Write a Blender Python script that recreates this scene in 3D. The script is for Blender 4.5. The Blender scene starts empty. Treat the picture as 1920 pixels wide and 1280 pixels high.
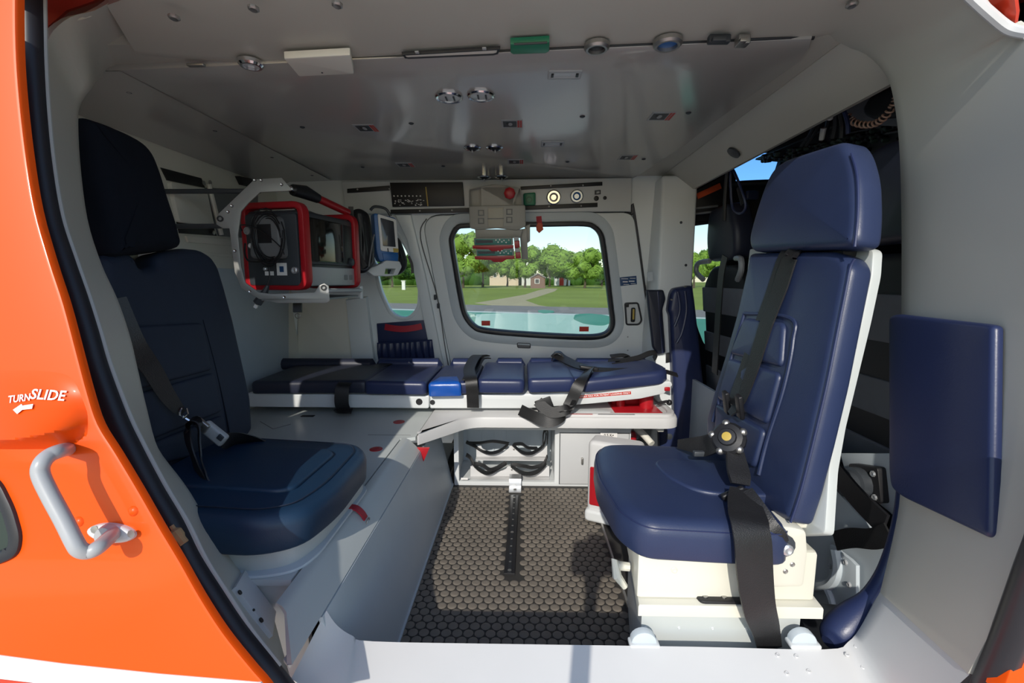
import bpy, bmesh, math, random
from mathutils import Vector, Matrix, noise
from mathutils.geometry import tessellate_polygon
random.seed(7)
SC = bpy.context.scene
COL = SC.collection
V = Vector

# ------------------------------------------------------------------ camera
CAM_H, PITCH, YAW, FPX = 0.824, math.radians(7.68), math.radians(1.34), 853.33
FWD = V((-math.sin(YAW) * math.cos(PITCH), math.cos(YAW) * math.cos(PITCH), -math.sin(PITCH)))
RGT = V((math.cos(YAW), math.sin(YAW), 0))
UPV = RGT.cross(FWD)
EYE = V((0, 0, CAM_H))
cam_d = bpy.data.cameras.new('camera')
cam_d.lens = 16.0
cam_d.sensor_width = 36.0
cam_d.clip_start = 0.02
cam_d.clip_end = 1000
cam = bpy.data.objects.new('camera', cam_d)
COL.objects.link(cam)
cam.matrix_world = Matrix((
    (RGT.x, UPV.x, -FWD.x, EYE.x),
    (RGT.y, UPV.y, -FWD.y, EYE.y),
    (RGT.z, UPV.z, -FWD.z, EYE.z),
    (0, 0, 0, 1)))
SC.camera = cam

# ------------------------------------------------------------------ sky, sun, exposure
world = bpy.data.worlds.new('sky')
SC.world = world
world.use_nodes = True
wn, wl = world.node_tree.nodes, world.node_tree.links
wn.clear()
w_out = wn.new('ShaderNodeOutputWorld')
w_bg = wn.new('ShaderNodeBackground')
w_sky = wn.new('ShaderNodeTexSky')
w_sky.sky_type = 'NISHITA'
w_sky.sun_disc = False
w_sky.sun_elevation = math.atan2(0.60, math.hypot(0.20, 1.0))
w_sky.sun_rotation = math.atan2(-0.20, -1.0)
w_sky.air_density = 1.0
w_sky.dust_density = 0.5
w_sky.ozone_density = 1.5
wl.new(w_sky.outputs['Color'], w_bg.inputs['Color'])
wl.new(w_bg.outputs[0], w_out.inputs['Surface'])
w_bg.inputs['Strength'].default_value = 0.17

sun_d = bpy.data.lights.new('sun', 'SUN')
sun_d.energy = 2.9
sun_d.angle = math.radians(0.55)
sun_d.color = (1.0, 0.94, 0.84)
sun = bpy.data.objects.new('sun', sun_d)
COL.objects.link(sun)
sun.location = (-3, -8, 6)
sun.rotation_euler = V((0.20, 1.0, -0.60)).to_track_quat('-Z', 'Y').to_euler()

SC.view_settings.view_transform = 'Standard'
SC.view_settings.look = 'None'
SC.view_settings.gamma = 1.0
SC.view_settings.use_curve_mapping = False
SC.view_settings.exposure = 0.28
SC.cycles.max_bounces = 10
SC.cycles.diffuse_bounces = 6
SC.cycles.transparent_max_bounces = 12
SC.cycles.use_denoising = True


# ------------------------------------------------------------------ measuring: a sight line meets a real surface
def ray(px, py):
    return FWD + RGT * ((px - 960) / FPX) - UPV * ((py - 640) / FPX)


def aY(px, py, y):
    d = ray(px, py)
    return EYE + d * (y / d.y)


def aX(px, py, x):
    d = ray(px, py)
    return EYE + d * (x / d.x)


def aZ(px, py, z):
    d = ray(px, py)
    return EYE + d * ((z - CAM_H) / d.z)


class PL:
    """A plane with 2D axes; n points at the viewer's side."""
    def __init__(s, p, n, up=(0, 0, 1)):
        s.p = V(p)
        s.n = V(n).normalized()
        s.u = V(up).cross(s.n).normalized()
        s.v = s.n.cross(s.u)

    def at(s, px, py):
        d = ray(px, py)
        return EYE + d * ((s.p - EYE).dot(s.n) / d.dot(s.n))

    def uv(s, px, py):
        q = s.at(px, py) - s.p
        return V((q.dot(s.u), q.dot(s.v)))

    def w2(s, q):
        q = V(q) - s.p
        return V((q.dot(s.u), q.dot(s.v)))

    def w3(s, uv, w=0.0):
        return s.p + s.u * uv[0] + s.v * uv[1] + s.n * w

    def uvs(s, pts):
        return [s.uv(*p) for p in pts]

    def off(s, d):
        r = PL(s.p + s.n * d, s.n)
        r.u, r.v = s.u, s.v
        return r


# ------------------------------------------------------------------ materials
def srgb(h):
    if not isinstance(h, str):
        return tuple(h)
    c = [int(h[i:i + 2], 16) / 255 for i in (0, 2, 4)]
    return tuple(x / 12.92 if x <= 0.04045 else ((x + 0.055) / 1.055) ** 2.4 for x in c)


def mat(name, color, rough=0.5, metal=0.0, var=0.08, vscale=6.0, bump=0.0, bscale=200.0, coat=0.0, spec=0.5, rvar=0.0, sheen=0.0):
    m = bpy.data.materials.new(name)
    m.use_nodes = True
    nt = m.node_tree
    b = nt.nodes['Principled BSDF']
    c = srgb(color)
    tc = nt.nodes.new('ShaderNodeTexCoord')
    nz = nt.nodes.new('ShaderNodeTexNoise')
    nz.inputs['Scale'].default_value = vscale
    nz.inputs['Detail'].default_value = 5
    nt.links.new(tc.outputs['Object'], nz.inputs['Vector'])
    mx = nt.nodes.new('ShaderNodeMix')
    mx.data_type = 'RGBA'
    mx.inputs[6].default_value = (*[x * (1 - var) for x in c], 1)
    mx.inputs[7].default_value = (*[min(1, x * (1 + var)) for x in c], 1)
    nt.links.new(nz.outputs['Fac'], mx.inputs[0])
    nt.links.new(mx.outputs[2], b.inputs['Base Color'])
    b.inputs['Roughness'].default_value = rough
    b.inputs['Metallic'].default_value = metal
    b.inputs['Specular IOR Level'].default_value = spec
    if coat:
        b.inputs['Coat Weight'].default_value = coat
        b.inputs['Coat IOR'].default_value = 1.9 if name == 'ceiling_paint' else 1.5
        b.inputs['Coat Roughness'].default_value = 0.13 if name == 'ceiling_paint' else 0.06
    if sheen:
        b.inputs['Sheen Weight'].default_value = sheen
    if rvar:
        mr = nt.nodes.new('ShaderNodeMapRange')
        mr.inputs['To Min'].default_value = max(0, rough - rvar)
        mr.inputs['To Max'].default_value = rough + rvar
        nt.links.new(nz.outputs['Fac'], mr.inputs['Value'])
        nt.links.new(mr.outputs[0], b.inputs['Roughness'])
    if bump:
        n2 = nt.nodes.new('ShaderNodeTexNoise')
        n2.inputs['Scale'].default_value = bscale
        n2.inputs['Detail'].default_value = 3
        nt.links.new(tc.outputs['Object'], n2.inputs['Vector'])
        bp = nt.nodes.new('ShaderNodeBump')
        bp.inputs['Strength'].default_value = bump
        bp.inputs['Distance'].default_value = 0.002
        nt.links.new(n2.outputs['Fac'], bp.inputs['Height'])
        nt.links.new(bp.outputs[0], b.inputs['Normal'])
    return m


def glass_mat(name, tint=(0.95, 0.98, 0.97), refl=0.05):
    m = bpy.data.materials.new(name)
    m.use_nodes = True
    nt = m.node_tree
    nt.nodes.clear()
    o = nt.nodes.new('ShaderNodeOutputMaterial')
    t = nt.nodes.new('ShaderNodeBsdfTransparent')
    t.inputs[0].default_value = (*tint, 1)
    g = nt.nodes.new('ShaderNodeBsdfGlossy')
    g.inputs['Roughness'].default_value = 0.02
    mx = nt.nodes.new('ShaderNodeMixShader')
    mx.inputs[0].default_value = refl
    nt.links.new(t.outputs[0], mx.inputs[1])
    nt.links.new(g.outputs[0], mx.inputs[2])
    nt.links.new(mx.outputs[0], o.inputs['Surface'])
    return m


M = dict(
    ceiling=mat('ceiling_paint', (0.40, 0.385, 0.36), 0.30, var=0.05, rvar=0.04, vscale=3, coat=0.7),
    beige=mat('jamb_paint', (0.49, 0.475, 0.42), 0.42, var=0.05, vscale=4, rvar=0.06),
    cream=mat('cream_paint', (0.76, 0.74, 0.66), 0.4, var=0.05),
    white=mat('white_paint', (0.64, 0.665, 0.67), 0.34, var=0.05, vscale=5),
    sill=mat('sill_paint', (0.58, 0.58, 0.58), 0.42, var=0.05, vscale=9),
    bench=mat('grey_green_paint', (0.50, 0.53, 0.52), 0.36, var=0.05, vscale=5),
    panel=mat('blue_grey_panel', (0.52, 0.58, 0.62), 0.45, var=0.07, vscale=8),
    seatwhite=mat('seat_shell_paint', (0.66, 0.645, 0.555), 0.42, var=0.04),
    leather=mat('navy_leather', (0.021, 0.033, 0.084), 0.40, var=0.12, vscale=14, bump=0.10, bscale=420, rvar=0.05),
    leather2=mat('navy_vinyl', (0.020, 0.030, 0.088), 0.36, var=0.12, vscale=12, bump=0.08, bscale=380),
    fabric=mat('dark_navy_cloth', (0.009, 0.017, 0.038), 0.72, var=0.15, vscale=20, bump=0.12, bscale=600),
    headcloth=mat('black_navy_cloth', (0.0055, 0.0075, 0.0135), 0.9, var=0.15, vscale=20, bump=0.15, bscale=600, spec=0.2),
    teal_leather=mat('blue_seat_vinyl', (0.008, 0.030, 0.068), 0.45, var=0.15, vscale=10, bump=0.10, bscale=420),
    brightblue=mat('bright_blue_vinyl', (0.008, 0.075, 0.36), 0.28, var=0.2, vscale=22, bump=0.3, bscale=60),
    padgrey=mat('grey_navy_vinyl', (0.018, 0.022, 0.042), 0.45, var=0.12, vscale=15, bump=0.08, bscale=380),
    web=mat('black_webbing', (0.012, 0.012, 0.013), 0.42, var=0.2, vscale=40, bump=0.35, bscale=500),
    black=mat('black_plastic', (0.011, 0.011, 0.013), 0.45, var=0.15),
    rubber=mat('black_rubber', (0.017, 0.018, 0.023), 0.40, var=0.15, vscale=14, rvar=0.08),
    dark=mat('dark_cockpit_trim', (0.012, 0.014, 0.018), 0.6, var=0.15),
    darkgrey=mat('dark_grey_plastic', (0.040, 0.046, 0.054), 0.45, var=0.1),
    grey=mat('grey_plastic', (0.16, 0.165, 0.17), 0.45, var=0.08),
    pumpgrey=mat('warm_grey_plastic', (0.33, 0.325, 0.30), 0.42, var=0.05),
    bandgrey=mat('grey_seat_cloth', (0.17, 0.18, 0.205), 0.8, var=0.1, vscale=30),
    bracket=mat('grey_bracket_paint', (0.30, 0.30, 0.285), 0.42, metal=0.2, var=0.06),
    wallwhite=mat('wall_paint', (0.76, 0.80, 0.81), 0.36, var=0.04, vscale=4),
    cabdoor=mat('grey_white_paint', (0.50, 0.51, 0.52), 0.4, var=0.05),
    alu=mat('brushed_aluminium', (0.62, 0.64, 0.66), 0.32, metal=0.75, var=0.06, vscale=30),
    chrome=mat('chrome', (0.75, 0.75, 0.75), 0.14, metal=1.0, var=0.04),
    steel=mat('dull_steel', (0.42, 0.41, 0.39), 0.38, metal=0.9, var=0.12),
    handle=mat('grey_handle_paint', (0.38, 0.39, 0.40), 0.35, var=0.06),
    orange=mat('orange_paint', (0.80, 0.082, 0.002), 0.38, var=0.04, vscale=2, coat=0.12, spec=0.25),
    skinred=mat('orange_red_paint', (0.62, 0.040, 0.012), 0.35, var=0.05, coat=0.3),
    stripe=mat('white_stripe_paint', (0.80, 0.79, 0.76), 0.35, var=0.04),
    red=mat('red_plastic', (0.38, 0.009, 0.016), 0.34, var=0.08),
    redstrap=mat('red_webbing', (0.42, 0.012, 0.030), 0.55, var=0.12, bump=0.3, bscale=400),
    redprint=mat('red_print', (0.50, 0.035, 0.020), 0.4, var=0.05),
    orangetag=mat('orange_red_tag', (0.58, 0.080, 0.020), 0.5, var=0.1),
    green=mat('green_plastic', (0.006, 0.17, 0.085), 0.35, var=0.08),
    pumpgreen=mat('teal_faceplate', (0.020, 0.19, 0.165), 0.4, var=0.06),
    blue=mat('blue_plastic', (0.020, 0.12, 0.36), 0.35, var=0.08),
    bluelabel=mat('blue_label', (0.020, 0.065, 0.17), 0.4, var=0.06),
    print=mat('white_print', (0.80, 0.79, 0.77), 0.45, var=0.03),
    darkprint=mat('black_print', (0.02, 0.02, 0.02), 0.5, var=0.1),
    yellow=mat('yellow_plastic', (0.45, 0.32, 0.06), 0.4, var=0.1),
    lamp=mat('lamp_lens', (0.50, 0.53, 0.54), 0.25, var=0.05),
    screen=mat('black_glass', (0.008, 0.008, 0.007), 0.08, var=0.1),
    screen2=mat('grey_glass', (0.05, 0.055, 0.065), 0.10, var=0.1),
    disc=mat('worn_rubber_disc', (0.185, 0.162, 0.135), 0.6, var=0.35, vscale=9, bump=0.3, bscale=120),
    floor=mat('black_rubber_floor', (0.036, 0.034, 0.032), 0.6, var=0.25, vscale=8, bump=0.3, bscale=90),
    copper=mat('pinkish_cord', (0.36, 0.22, 0.17), 0.4, var=0.1),
    glass=glass_mat('window_glass', (0.84, 0.87, 0.86)),
    glass_dk=glass_mat('tinted_glass', (0.55, 0.75, 0.95), 0.04),
    grass=mat('meadow_grass', (0.29, 0.36, 0.080), 0.9, var=0.35, vscale=0.15, spec=0.1),
    soil=mat('dry_grass_soil', (0.54, 0.47, 0.29), 0.95, var=0.20, vscale=0.8, spec=0.1),
    gravel=mat('grey_gravel', (0.30, 0.285, 0.265), 0.95, var=0.25, vscale=2.0, spec=0.1),
    bounce=mat('pale_bounce_surface', (0.68, 0.62, 0.55), 0.9, var=0.08, vscale=0.7, spec=0.1),  # pale warm tone for the added slab that bounces light
    pad=mat('teal_pad_paint', (0.10, 0.36, 0.25), 0.8, var=0.10, vscale=0.7, spec=0.15),
    padlight=mat('mint_pad_paint', (0.53, 0.76, 0.62), 0.8, var=0.06, vscale=0.8, spec=0.15),
    padwhite=mat('white_line_paint', (0.66, 0.70, 0.66), 0.8, var=0.06, spec=0.15),
    leaf=mat('tree_leaves', (0.20, 0.33, 0.055), 0.7, var=0.7, vscale=5.0, spec=0.15),
    leaf2=mat('dark_leaves', (0.060, 0.135, 0.022), 0.75, var=0.6, vscale=5.0, spec=0.15),
    bark=mat('bark', (0.10, 0.075, 0.05), 0.9, var=0.2),
    housepeach=mat('peach_render', (0.72, 0.56, 0.42), 0.8, var=0.06),
    housewhite=mat('white_render', (0.74, 0.72, 0.68), 0.8, var=0.05),
    hut=mat('brown_boards', (0.20, 0.115, 0.085), 0.8, var=0.12),
    roof=mat('grey_roof', (0.22, 0.20, 0.20), 0.8, var=0.1),
    windowdark=mat('dark_pane', (0.06, 0.065, 0.07), 0.2, var=0.1),
)


# ------------------------------------------------------------------ mesh builder
def sarea(l):
    return 0.5 * sum(l[i][0] * l[(i + 1) % len(l)][1] - l[(i + 1) % len(l)][0] * l[i][1] for i in range(len(l)))


def ccw(l):
    return list(l) if sarea(l) > 0 else list(reversed(l))


def inset(l, d):
    """Moves a counter-clockwise loop inwards by d (a clockwise one outwards)."""
    if abs(d) < 1e-9:
        return [V(p[:2]) for p in l]
    n, out = len(l), []
    for i in range(n):
        a, b, c = V(l[i - 1][:2]), V(l[i][:2]), V(l[(i + 1) % n][:2])
        e1, e2 = (b - a), (c - b)
        if e1.length < 1e-9 or e2.length < 1e-9:
            out.append(b.copy())
            continue
        n1 = V((-e1.y, e1.x)).normalized()
        n2 = V((-e2.y, e2.x)).normalized()
        m = n1 + n2
        k = max(0.55, 1 + n1.dot(n2))
        out.append(b + m * (d / k))
    return out


def rounded(l, r, seg=5):
    """Rounds the corners of a closed loop (r a number or one per corner)."""
    n, out = len(l), []
    for i in range(n):
        a, b, c = V(l[i - 1][:2]), V(l[i][:2]), V(l[(i + 1) % n][:2])
        rr = r[i] if isinstance(r, (list, tuple)) else r
        d1, d2 = (a - b), (c - b)
        t = min(rr, d1.length * 0.48, d2.length * 0.48)
        if t < 1e-6:
            out.append(b)
            continue
        p, q = b + d1.normalized() * t, b + d2.normalized() * t
        for k in range(seg + 1):
            s = k / seg
            out.append(p * (1 - s) ** 2 + b * 2 * s * (1 - s) + q * s * s)
    return out


def rect(x0, y0, x1, y1):
    return [V((x0, y0)), V((x1, y0)), V((x1, y1)), V((x0, y1))]


def ellipse(c, a, b, n=20, rot=0.0):
    return [V((c[0] + a * math.cos(t) * math.cos(rot) - b * math.sin(t) * math.sin(rot),
               c[1] + a * math.cos(t) * math.sin(rot) + b * math.sin(t) * math.cos(rot)))
            for t in [2 * math.pi * i / n for i in range(n)]]


def crom(pts, n=6, closed=False):
    """Smooth curve through 3D (or longer) points."""
    P = [tuple(p) for p in pts]
    m = len(P)
    out = []
    for i in range(m if closed else m - 1):
        p0 = P[(i - 1) % m] if closed or i > 0 else P[0]
        p1, p2 = P[i], P[(i + 1) % m]
        p3 = P[(i + 2) % m] if closed or i + 2 < m else P[-1]
        for k in range(n):
            t = k / n
            out.append(tuple(0.5 * (2 * b + (c - a) * t + (2 * a - 5 * b + 4 * c - d) * t * t + (3 * b - a - 3 * c + d) * t ** 3)
                             for a, b, c, d in zip(p0, p1, p2, p3)))
    if not closed:
        out.append(P[-1])
    return out


class MB:
    def __init__(s):
        s.v, s.f = [], []

    def add(s, vs, fs):
        o = len(s.v)
        s.v += [V(p) for p in vs]
        s.f += [tuple(o + i for i in f) for f in fs]
        return s

    def box(s, c, d, rot=None, b=0.0):
        c = V(c)
        x, y, z = d[0] / 2, d[1] / 2, d[2] / 2
        if b <= 0:
            vs = [V((i * x, j * y, k * z)) for k in (-1, 1) for j in (-1, 1) for i in (-1, 1)]
            fs = [(0, 2, 3, 1), (4, 5, 7, 6), (0, 1, 5, 4), (2, 6, 7, 3), (0, 4, 6, 2), (1, 3, 7, 5)]
        else:
            b = min(b, x * 0.98, y * 0.98, z * 0.98)
            bm = bmesh.new()
            bmesh.ops.create_cube(bm, size=1)
            for q in bm.verts:
                q.co = V((q.co.x * 2 * x, q.co.y * 2 * y, q.co.z * 2 * z))
            bmesh.ops.bevel(bm, geom=bm.edges[:], offset=b, segments=3, profile=0.5, affect='EDGES')
            bm.verts.index_update()
            vs = [q.co.copy() for q in bm.verts]
            fs = [tuple(q.index for q in f.verts) for f in bm.faces]
            bm.free()
        if rot is not None:
            vs = [rot @ p for p in vs]
        return s.add([c + p for p in vs], fs)

    def span(s, a, c, b=0.0):
        a, c = V(a), V(c)
        return s.box((a + c) / 2, [abs(q) for q in (c - a)], b=b)

    def tube(s, pts, r, n=8, cap=True):
        P = [V(p[:3]) for p in pts]
        m = len(P)
        R = r if isinstance(r, (list, tuple)) else [r] * m
        t0 = (P[1] - P[0]).normalized()
        a = t0.orthogonal().normalized()
        vs = []
        for i in range(m):
            t = (P[min(i + 1, m - 1)] - P[max(i - 1, 0)]).normalized()
            a = (a - t * a.dot(t))
            a = a.normalized() if a.length > 1e-6 else t.orthogonal().normalized()
            b = t.cross(a)
            vs += [P[i] + (a * math.cos(2 * math.pi * k / n) + b * math.sin(2 * math.pi * k / n)) * R[i] for k in range(n)]
        fs = [(i * n + k, i * n + (k + 1) % n, (i + 1) * n + (k + 1) % n, (i + 1) * n + k) for i in range(m - 1) for k in range(n)]
        if cap:
            fs += [tuple(range(n))[::-1], tuple((m - 1) * n + k for k in range(n))]
        return s.add(vs, fs)

    def cyl(s, a, b, r0, r1=None, n=14):
        return s.tube([a, b], [r0, r0 if r1 is None else r1], n)

    def lathe(s, p, ax, prof, n=18):
        """Profile of (radius, height along ax)."""
        ax = V(ax).normalized()
        a = ax.orthogonal().normalized()
        b = ax.cross(a)
        p = V(p)
        vs, fs, m = [], [], len(prof)
        for r, h in prof:
            vs += [p + ax * h + (a * math.cos(2 * math.pi * k / n) + b * math.sin(2 * math.pi * k / n)) * r for k in range(n)]
        fs = [(i * n + k, i * n + (k + 1) % n, (i + 1) * n + (k + 1) % n, (i + 1) * n + k) for i in range(m - 1) for k in range(n)]
        fs += [tuple(range(n))[::-1], tuple((m - 1) * n + k for k in range(n))]
        return s.add(vs, fs)

    def strap(s, pts, width, wd, t=0.0022, sm=6):
        """Webbing: rectangular section swept along pts; wd = width direction(s)."""
        W = wd if isinstance(wd, list) else [wd] * len(pts)
        WD = width if isinstance(width, (list, tuple)) else [width] * len(pts)
        Q = crom([(*V(p), *V(w).normalized(), q) for p, w, q in zip(pts, W, WD)], sm) if sm else [(*V(p), *V(w).normalized(), q) for p, w, q in zip(pts, W, WD)]
        m = len(Q)
        vs = []
        for i in range(m):
            p = V(Q[i][:3])
            tg = (V(Q[min(i + 1, m - 1)][:3]) - V(Q[max(i - 1, 0)][:3])).normalized()
            w = V(Q[i][3:6])
            w = (w - tg * w.dot(tg)).normalized()
            nn = tg.cross(w)
            h = Q[i][6] / 2
            vs += [p - w * h - nn * t / 2, p + w * h - nn * t / 2, p + w * h + nn * t / 2, p - w * h + nn * t / 2]
        fs = [(i * 4 + k, i * 4 + (k + 1) % 4, i * 4 + 4 + (k + 1) % 4, i * 4 + 4 + k) for i in range(m - 1) for k in range(4)]
        fs += [(3, 2, 1, 0), tuple(4 * m - 4 + k for k in range(4))]
        return s.add(vs, fs)

    def plate(s, pl, outer, w0, w1, holes=(), b=0.0015):
        outer = ccw(outer)
        loops = [outer] + [list(reversed(ccw(h))) for h in holes]
        rings = [(0, w0), (0, w1 - b), (b * 0.3, w1 - b * 0.3), (b, w1)] if b > 0 else [(0, w0), (0, w1)]
        vs, fs, front, back = [], [], [], []
        for lp in loops:
            n = len(lp)
            o = len(vs)
            for d, w in rings:
                vs += [pl.w3(q, w) for q in inset(lp, d)]
            for i in range(len(rings) - 1):
                for k in range(n):
                    fs.append((o + i * n + k, o + i * n + (k + 1) % n, o + (i + 1) * n + (k + 1) % n, o + (i + 1) * n + k))
            back.append([o + k for k in range(n)])
            front.append([o + (len(rings) - 1) * n + k for k in range(n)])
        for grp in (back, front):
            if len(grp) == 1 and len(grp[0]) < 5:
                fs.append(tuple(grp[0]))
                continue
            flat = [i for g in grp for i in g]
            tri = tessellate_polygon([[V((*pl.w2(vs[i]), 0)) for i in g] for g in grp])
            fs += [tuple(flat[i] for i in t) for t in tri]
        return s.add(vs, fs)

    def cushion(s, pl, outer, w0, w1, r=0.02, crown=0.0, seg=5, rb=0.0):
        """Padded slab: rounded rim, slightly domed face. outer must be star-shaped."""
        l = []
        o_ = ccw(outer)
        for i, q in enumerate(o_):
            q2 = V(o_[(i + 1) % len(o_)][:2])
            q = V(q[:2])
            k = max(1, int((q2 - q).length / 0.022))
            l += [q.lerp(q2, j / k) for j in range(k)]
        n = len(l)
        rings = []
        if rb > 0:
            rings += [(rb * (1 - math.sin(a)), w0 + rb * (1 - math.cos(a))) for a in [math.pi / 2 * i / seg for i in range(seg)]]
        else:
            rings += [(0, w0)]
        rings += [(r * (1 - math.cos(a)), w1 - r + r * math.sin(a)) for a in [math.pi / 2 * i / seg for i in range(seg + 1)]]
        vs = []
        for d, w in rings:
            vs += [pl.w3(q, w) for q in inset(l, d)]
        last = inset(l, r)
        c = V((sum(q.x for q in last) / n, sum(q.y for q in last) / n))
        m = len(rings)
        for f in (0.12, 0.3, 0.55, 0.8):
            vs += [pl.w3(q.lerp(c, f), w1 + crown * (1 - (1 - f) ** 2)) for q in last]
            m += 1
        fs = [(i * n + k, i * n + (k + 1) % n, (i + 1) * n + (k + 1) % n, (i + 1) * n + k) for i in range(m - 1) for k in range(n)]
        vs.append(pl.w3(c, w1 + crown))
        ci = len(vs) - 1
        fs += [((m - 1) * n + k, (m - 1) * n + (k + 1) % n, ci) for k in range(n)]
        fs.append(tuple(range(n))[::-1])
        return s.add(vs, fs)

    def loft(s, rows, closed=False):
        """Surface through rows of equally many points."""
        n = len(rows[0])
        vs = [p for r in rows for p in r]
        kk = n if closed else n - 1
        return s.add(vs, [(i * n + k, i * n + (k + 1) % n, (i + 1) * n + (k + 1) % n, (i + 1) * n + k) for i in range(len(rows) - 1) for k in range(kk)])

    def sphere(s, c, r, n=12, m=8, sq=(1, 1, 1)):
        c = V(c)
        vs = [c + V((0, 0, -r * sq[2]))]
        for i in range(1, m):
            a = -math.pi / 2 + math.pi * i / m
            vs += [c + V((r * sq[0] * math.cos(a) * math.cos(2 * math.pi * k / n), r * sq[1] * math.cos(a) * math.sin(2 * math.pi * k / n), r * sq[2] * math.sin(a))) for k in range(n)]
        vs.append(c + V((0, 0, r * sq[2])))
        fs = [(0, 1 + (k + 1) % n, 1 + k) for k in range(n)]
        fs += [(1 + i * n + k, 1 + i * n + (k + 1) % n, 1 + (i + 1) * n + (k + 1) % n, 1 + (i + 1) * n + k) for i in range(m - 2) for k in range(n)]
        fs += [(1 + (m - 2) * n + k, 1 + (m - 2) * n + (k + 1) % n, len(vs) - 1) for k in range(n)]
        return s.add(vs, fs)

    def wall(s, th):
        """Gives an open lofted surface thickness th along its normals."""
        bm = bmesh.new()
        bv = [bm.verts.new(p) for p in s.v]
        for f in s.f:
            try:
                bm.faces.new([bv[i] for i in f])
            except ValueError:
                pass
        bmesh.ops.recalc_face_normals(bm, faces=bm.faces[:])
        bmesh.ops.solidify(bm, geom=bm.faces[:], thickness=th)
        bm.verts.index_update()
        s.v = [q.co.copy() for q in bm.verts]
        s.f = [tuple(q.index for q in f.verts) for f in bm.faces]
        bm.free()
        return s


WO = {}


def tag(o, label=None, cat=None, group=None, kind=None):
    if label:
        o['label'] = label
    if cat:
        o['category'] = cat
    if group:
        o['group'] = group
    if kind:
        o['kind'] = kind
    return o


def obj(mb, name, m, parent=None, label=None, cat=None, group=None, kind=None, ang=38, org=None):
    """Links a builder's faces as ONE mesh object."""
    bm = bmesh.new()
    bv = [bm.verts.new(p) for p in mb.v]
    for f in mb.f:
        try:
            bm.faces.new([bv[i] for i in f])
        except ValueError:
            pass
    bmesh.ops.remove_doubles(bm, verts=bm.verts[:], dist=1e-6)
    bmesh.ops.recalc_face_normals(bm, faces=bm.faces[:])
    if parent is not None:
        o0 = WO[parent.name]
    elif org is not None:
        o0 = V(org)
    else:
        lo = V([min(q.co[i] for q in bm.verts) for i in range(3)])
        hi = V([max(q.co[i] for q in bm.verts) for i in range(3)])
        o0 = V(((lo.x + hi.x) / 2, (lo.y + hi.y) / 2, lo.z))
    for q in bm.verts:
        q.co -= o0
    me = bpy.data.meshes.new(name)
    bm.to_mesh(me)
    bm.free()
    for p in me.polygons:
        p.use_smooth = True
    me.set_sharp_from_angle(angle=math.radians(ang))
    me.materials.append(m)
    o = bpy.data.objects.new(name, me)
    COL.objects.link(o)
    WO[o.name] = o0
    if parent is not None:
        o.parent = parent
    else:
        o.location = o0
    return tag(o, label, cat, group, kind)


def thing(name, loc, label, cat, group=None):
    o = bpy.data.objects.new(name, None)
    o.empty_display_size = 0.05
    COL.objects.link(o)
    o.location = loc
    WO[o.name] = V(loc)
    return tag(o, label, cat, group)


def copy_tree(o, parent=None, delta=V((0, 0, 0))):
    c = o.copy()
    COL.objects.link(c)
    if parent is not None:
        c.parent = parent
    else:
        c.location = V(o.location) + delta
    for ch in list(o.children):
        copy_tree(ch, c)
    return c


def text_tris(s, size):
    cu = bpy.data.curves.new('lettering', 'FONT')
    cu.body = s
    cu.size = size
    cu.offset = size * 0.02
    cu.align_x = 'CENTER'
    cu.align_y = 'CENTER'
    cu.resolution_u = 3
    t = bpy.data.objects.new('lettering', cu)
    me = bpy.data.meshes.new_from_object(t)
    vs = [v.co.copy() for v in me.vertices]
    fs = [tuple(p.vertices) for p in me.polygons]
    bpy.data.objects.remove(t)
    bpy.data.curves.remove(cu)
    bpy.data.meshes.remove(me)
    return vs, fs


def text_on(mb, pl, s, c, size, w, rot=0.0, shear=0.0, sx=1.0, ex=None):
    vs, fs = text_tris(s, size)
    ca, sa = math.cos(rot), math.sin(rot)
    out = []
    for q in vs:
        x, y = q.x * sx + q.y * shear, q.y
        out.append(pl.w3((c[0] + x * ca - y * sa, c[1] + x * sa + y * ca), w))
    return mb.add(out, fs)


def screws(name, parent, pts, nrm, r, m, h=0.002, n=8):
    for p in pts:
        obj(MB().lathe(p, nrm, [(r, -0.001), (r, h * 0.5), (r * 0.7, h), (r * 0.3, h * 0.7)], n), name, m, parent)

# ================================================================== planes of the cabin
CEIL_Z = 1.267
FW = PL((0, 2.33, 0), (0, -1, -0.18))            # far side wall, leaning in towards the roof
CE = PL((0, 1.5, CEIL_Z), (0, 0, -1), up=(0, 1, 0))
LW = PL((-1.12, 1.5, 0.7), (1, 0, 0))            # aft bulkhead
PF = PL((0, 0.67, 0), (0, -1, 0.21))             # plane of the door opening
PO = PL((0, 0.595, 0), (0, -1, 0.18))            # outer lip of the opening
PD = PL((0, 0.44, 0), (0, -1, 0.17))            # skin of the slid-back door


def fw(x, z):
    return FW.w2((x, 2.33 - 0.18 * z, z))


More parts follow.
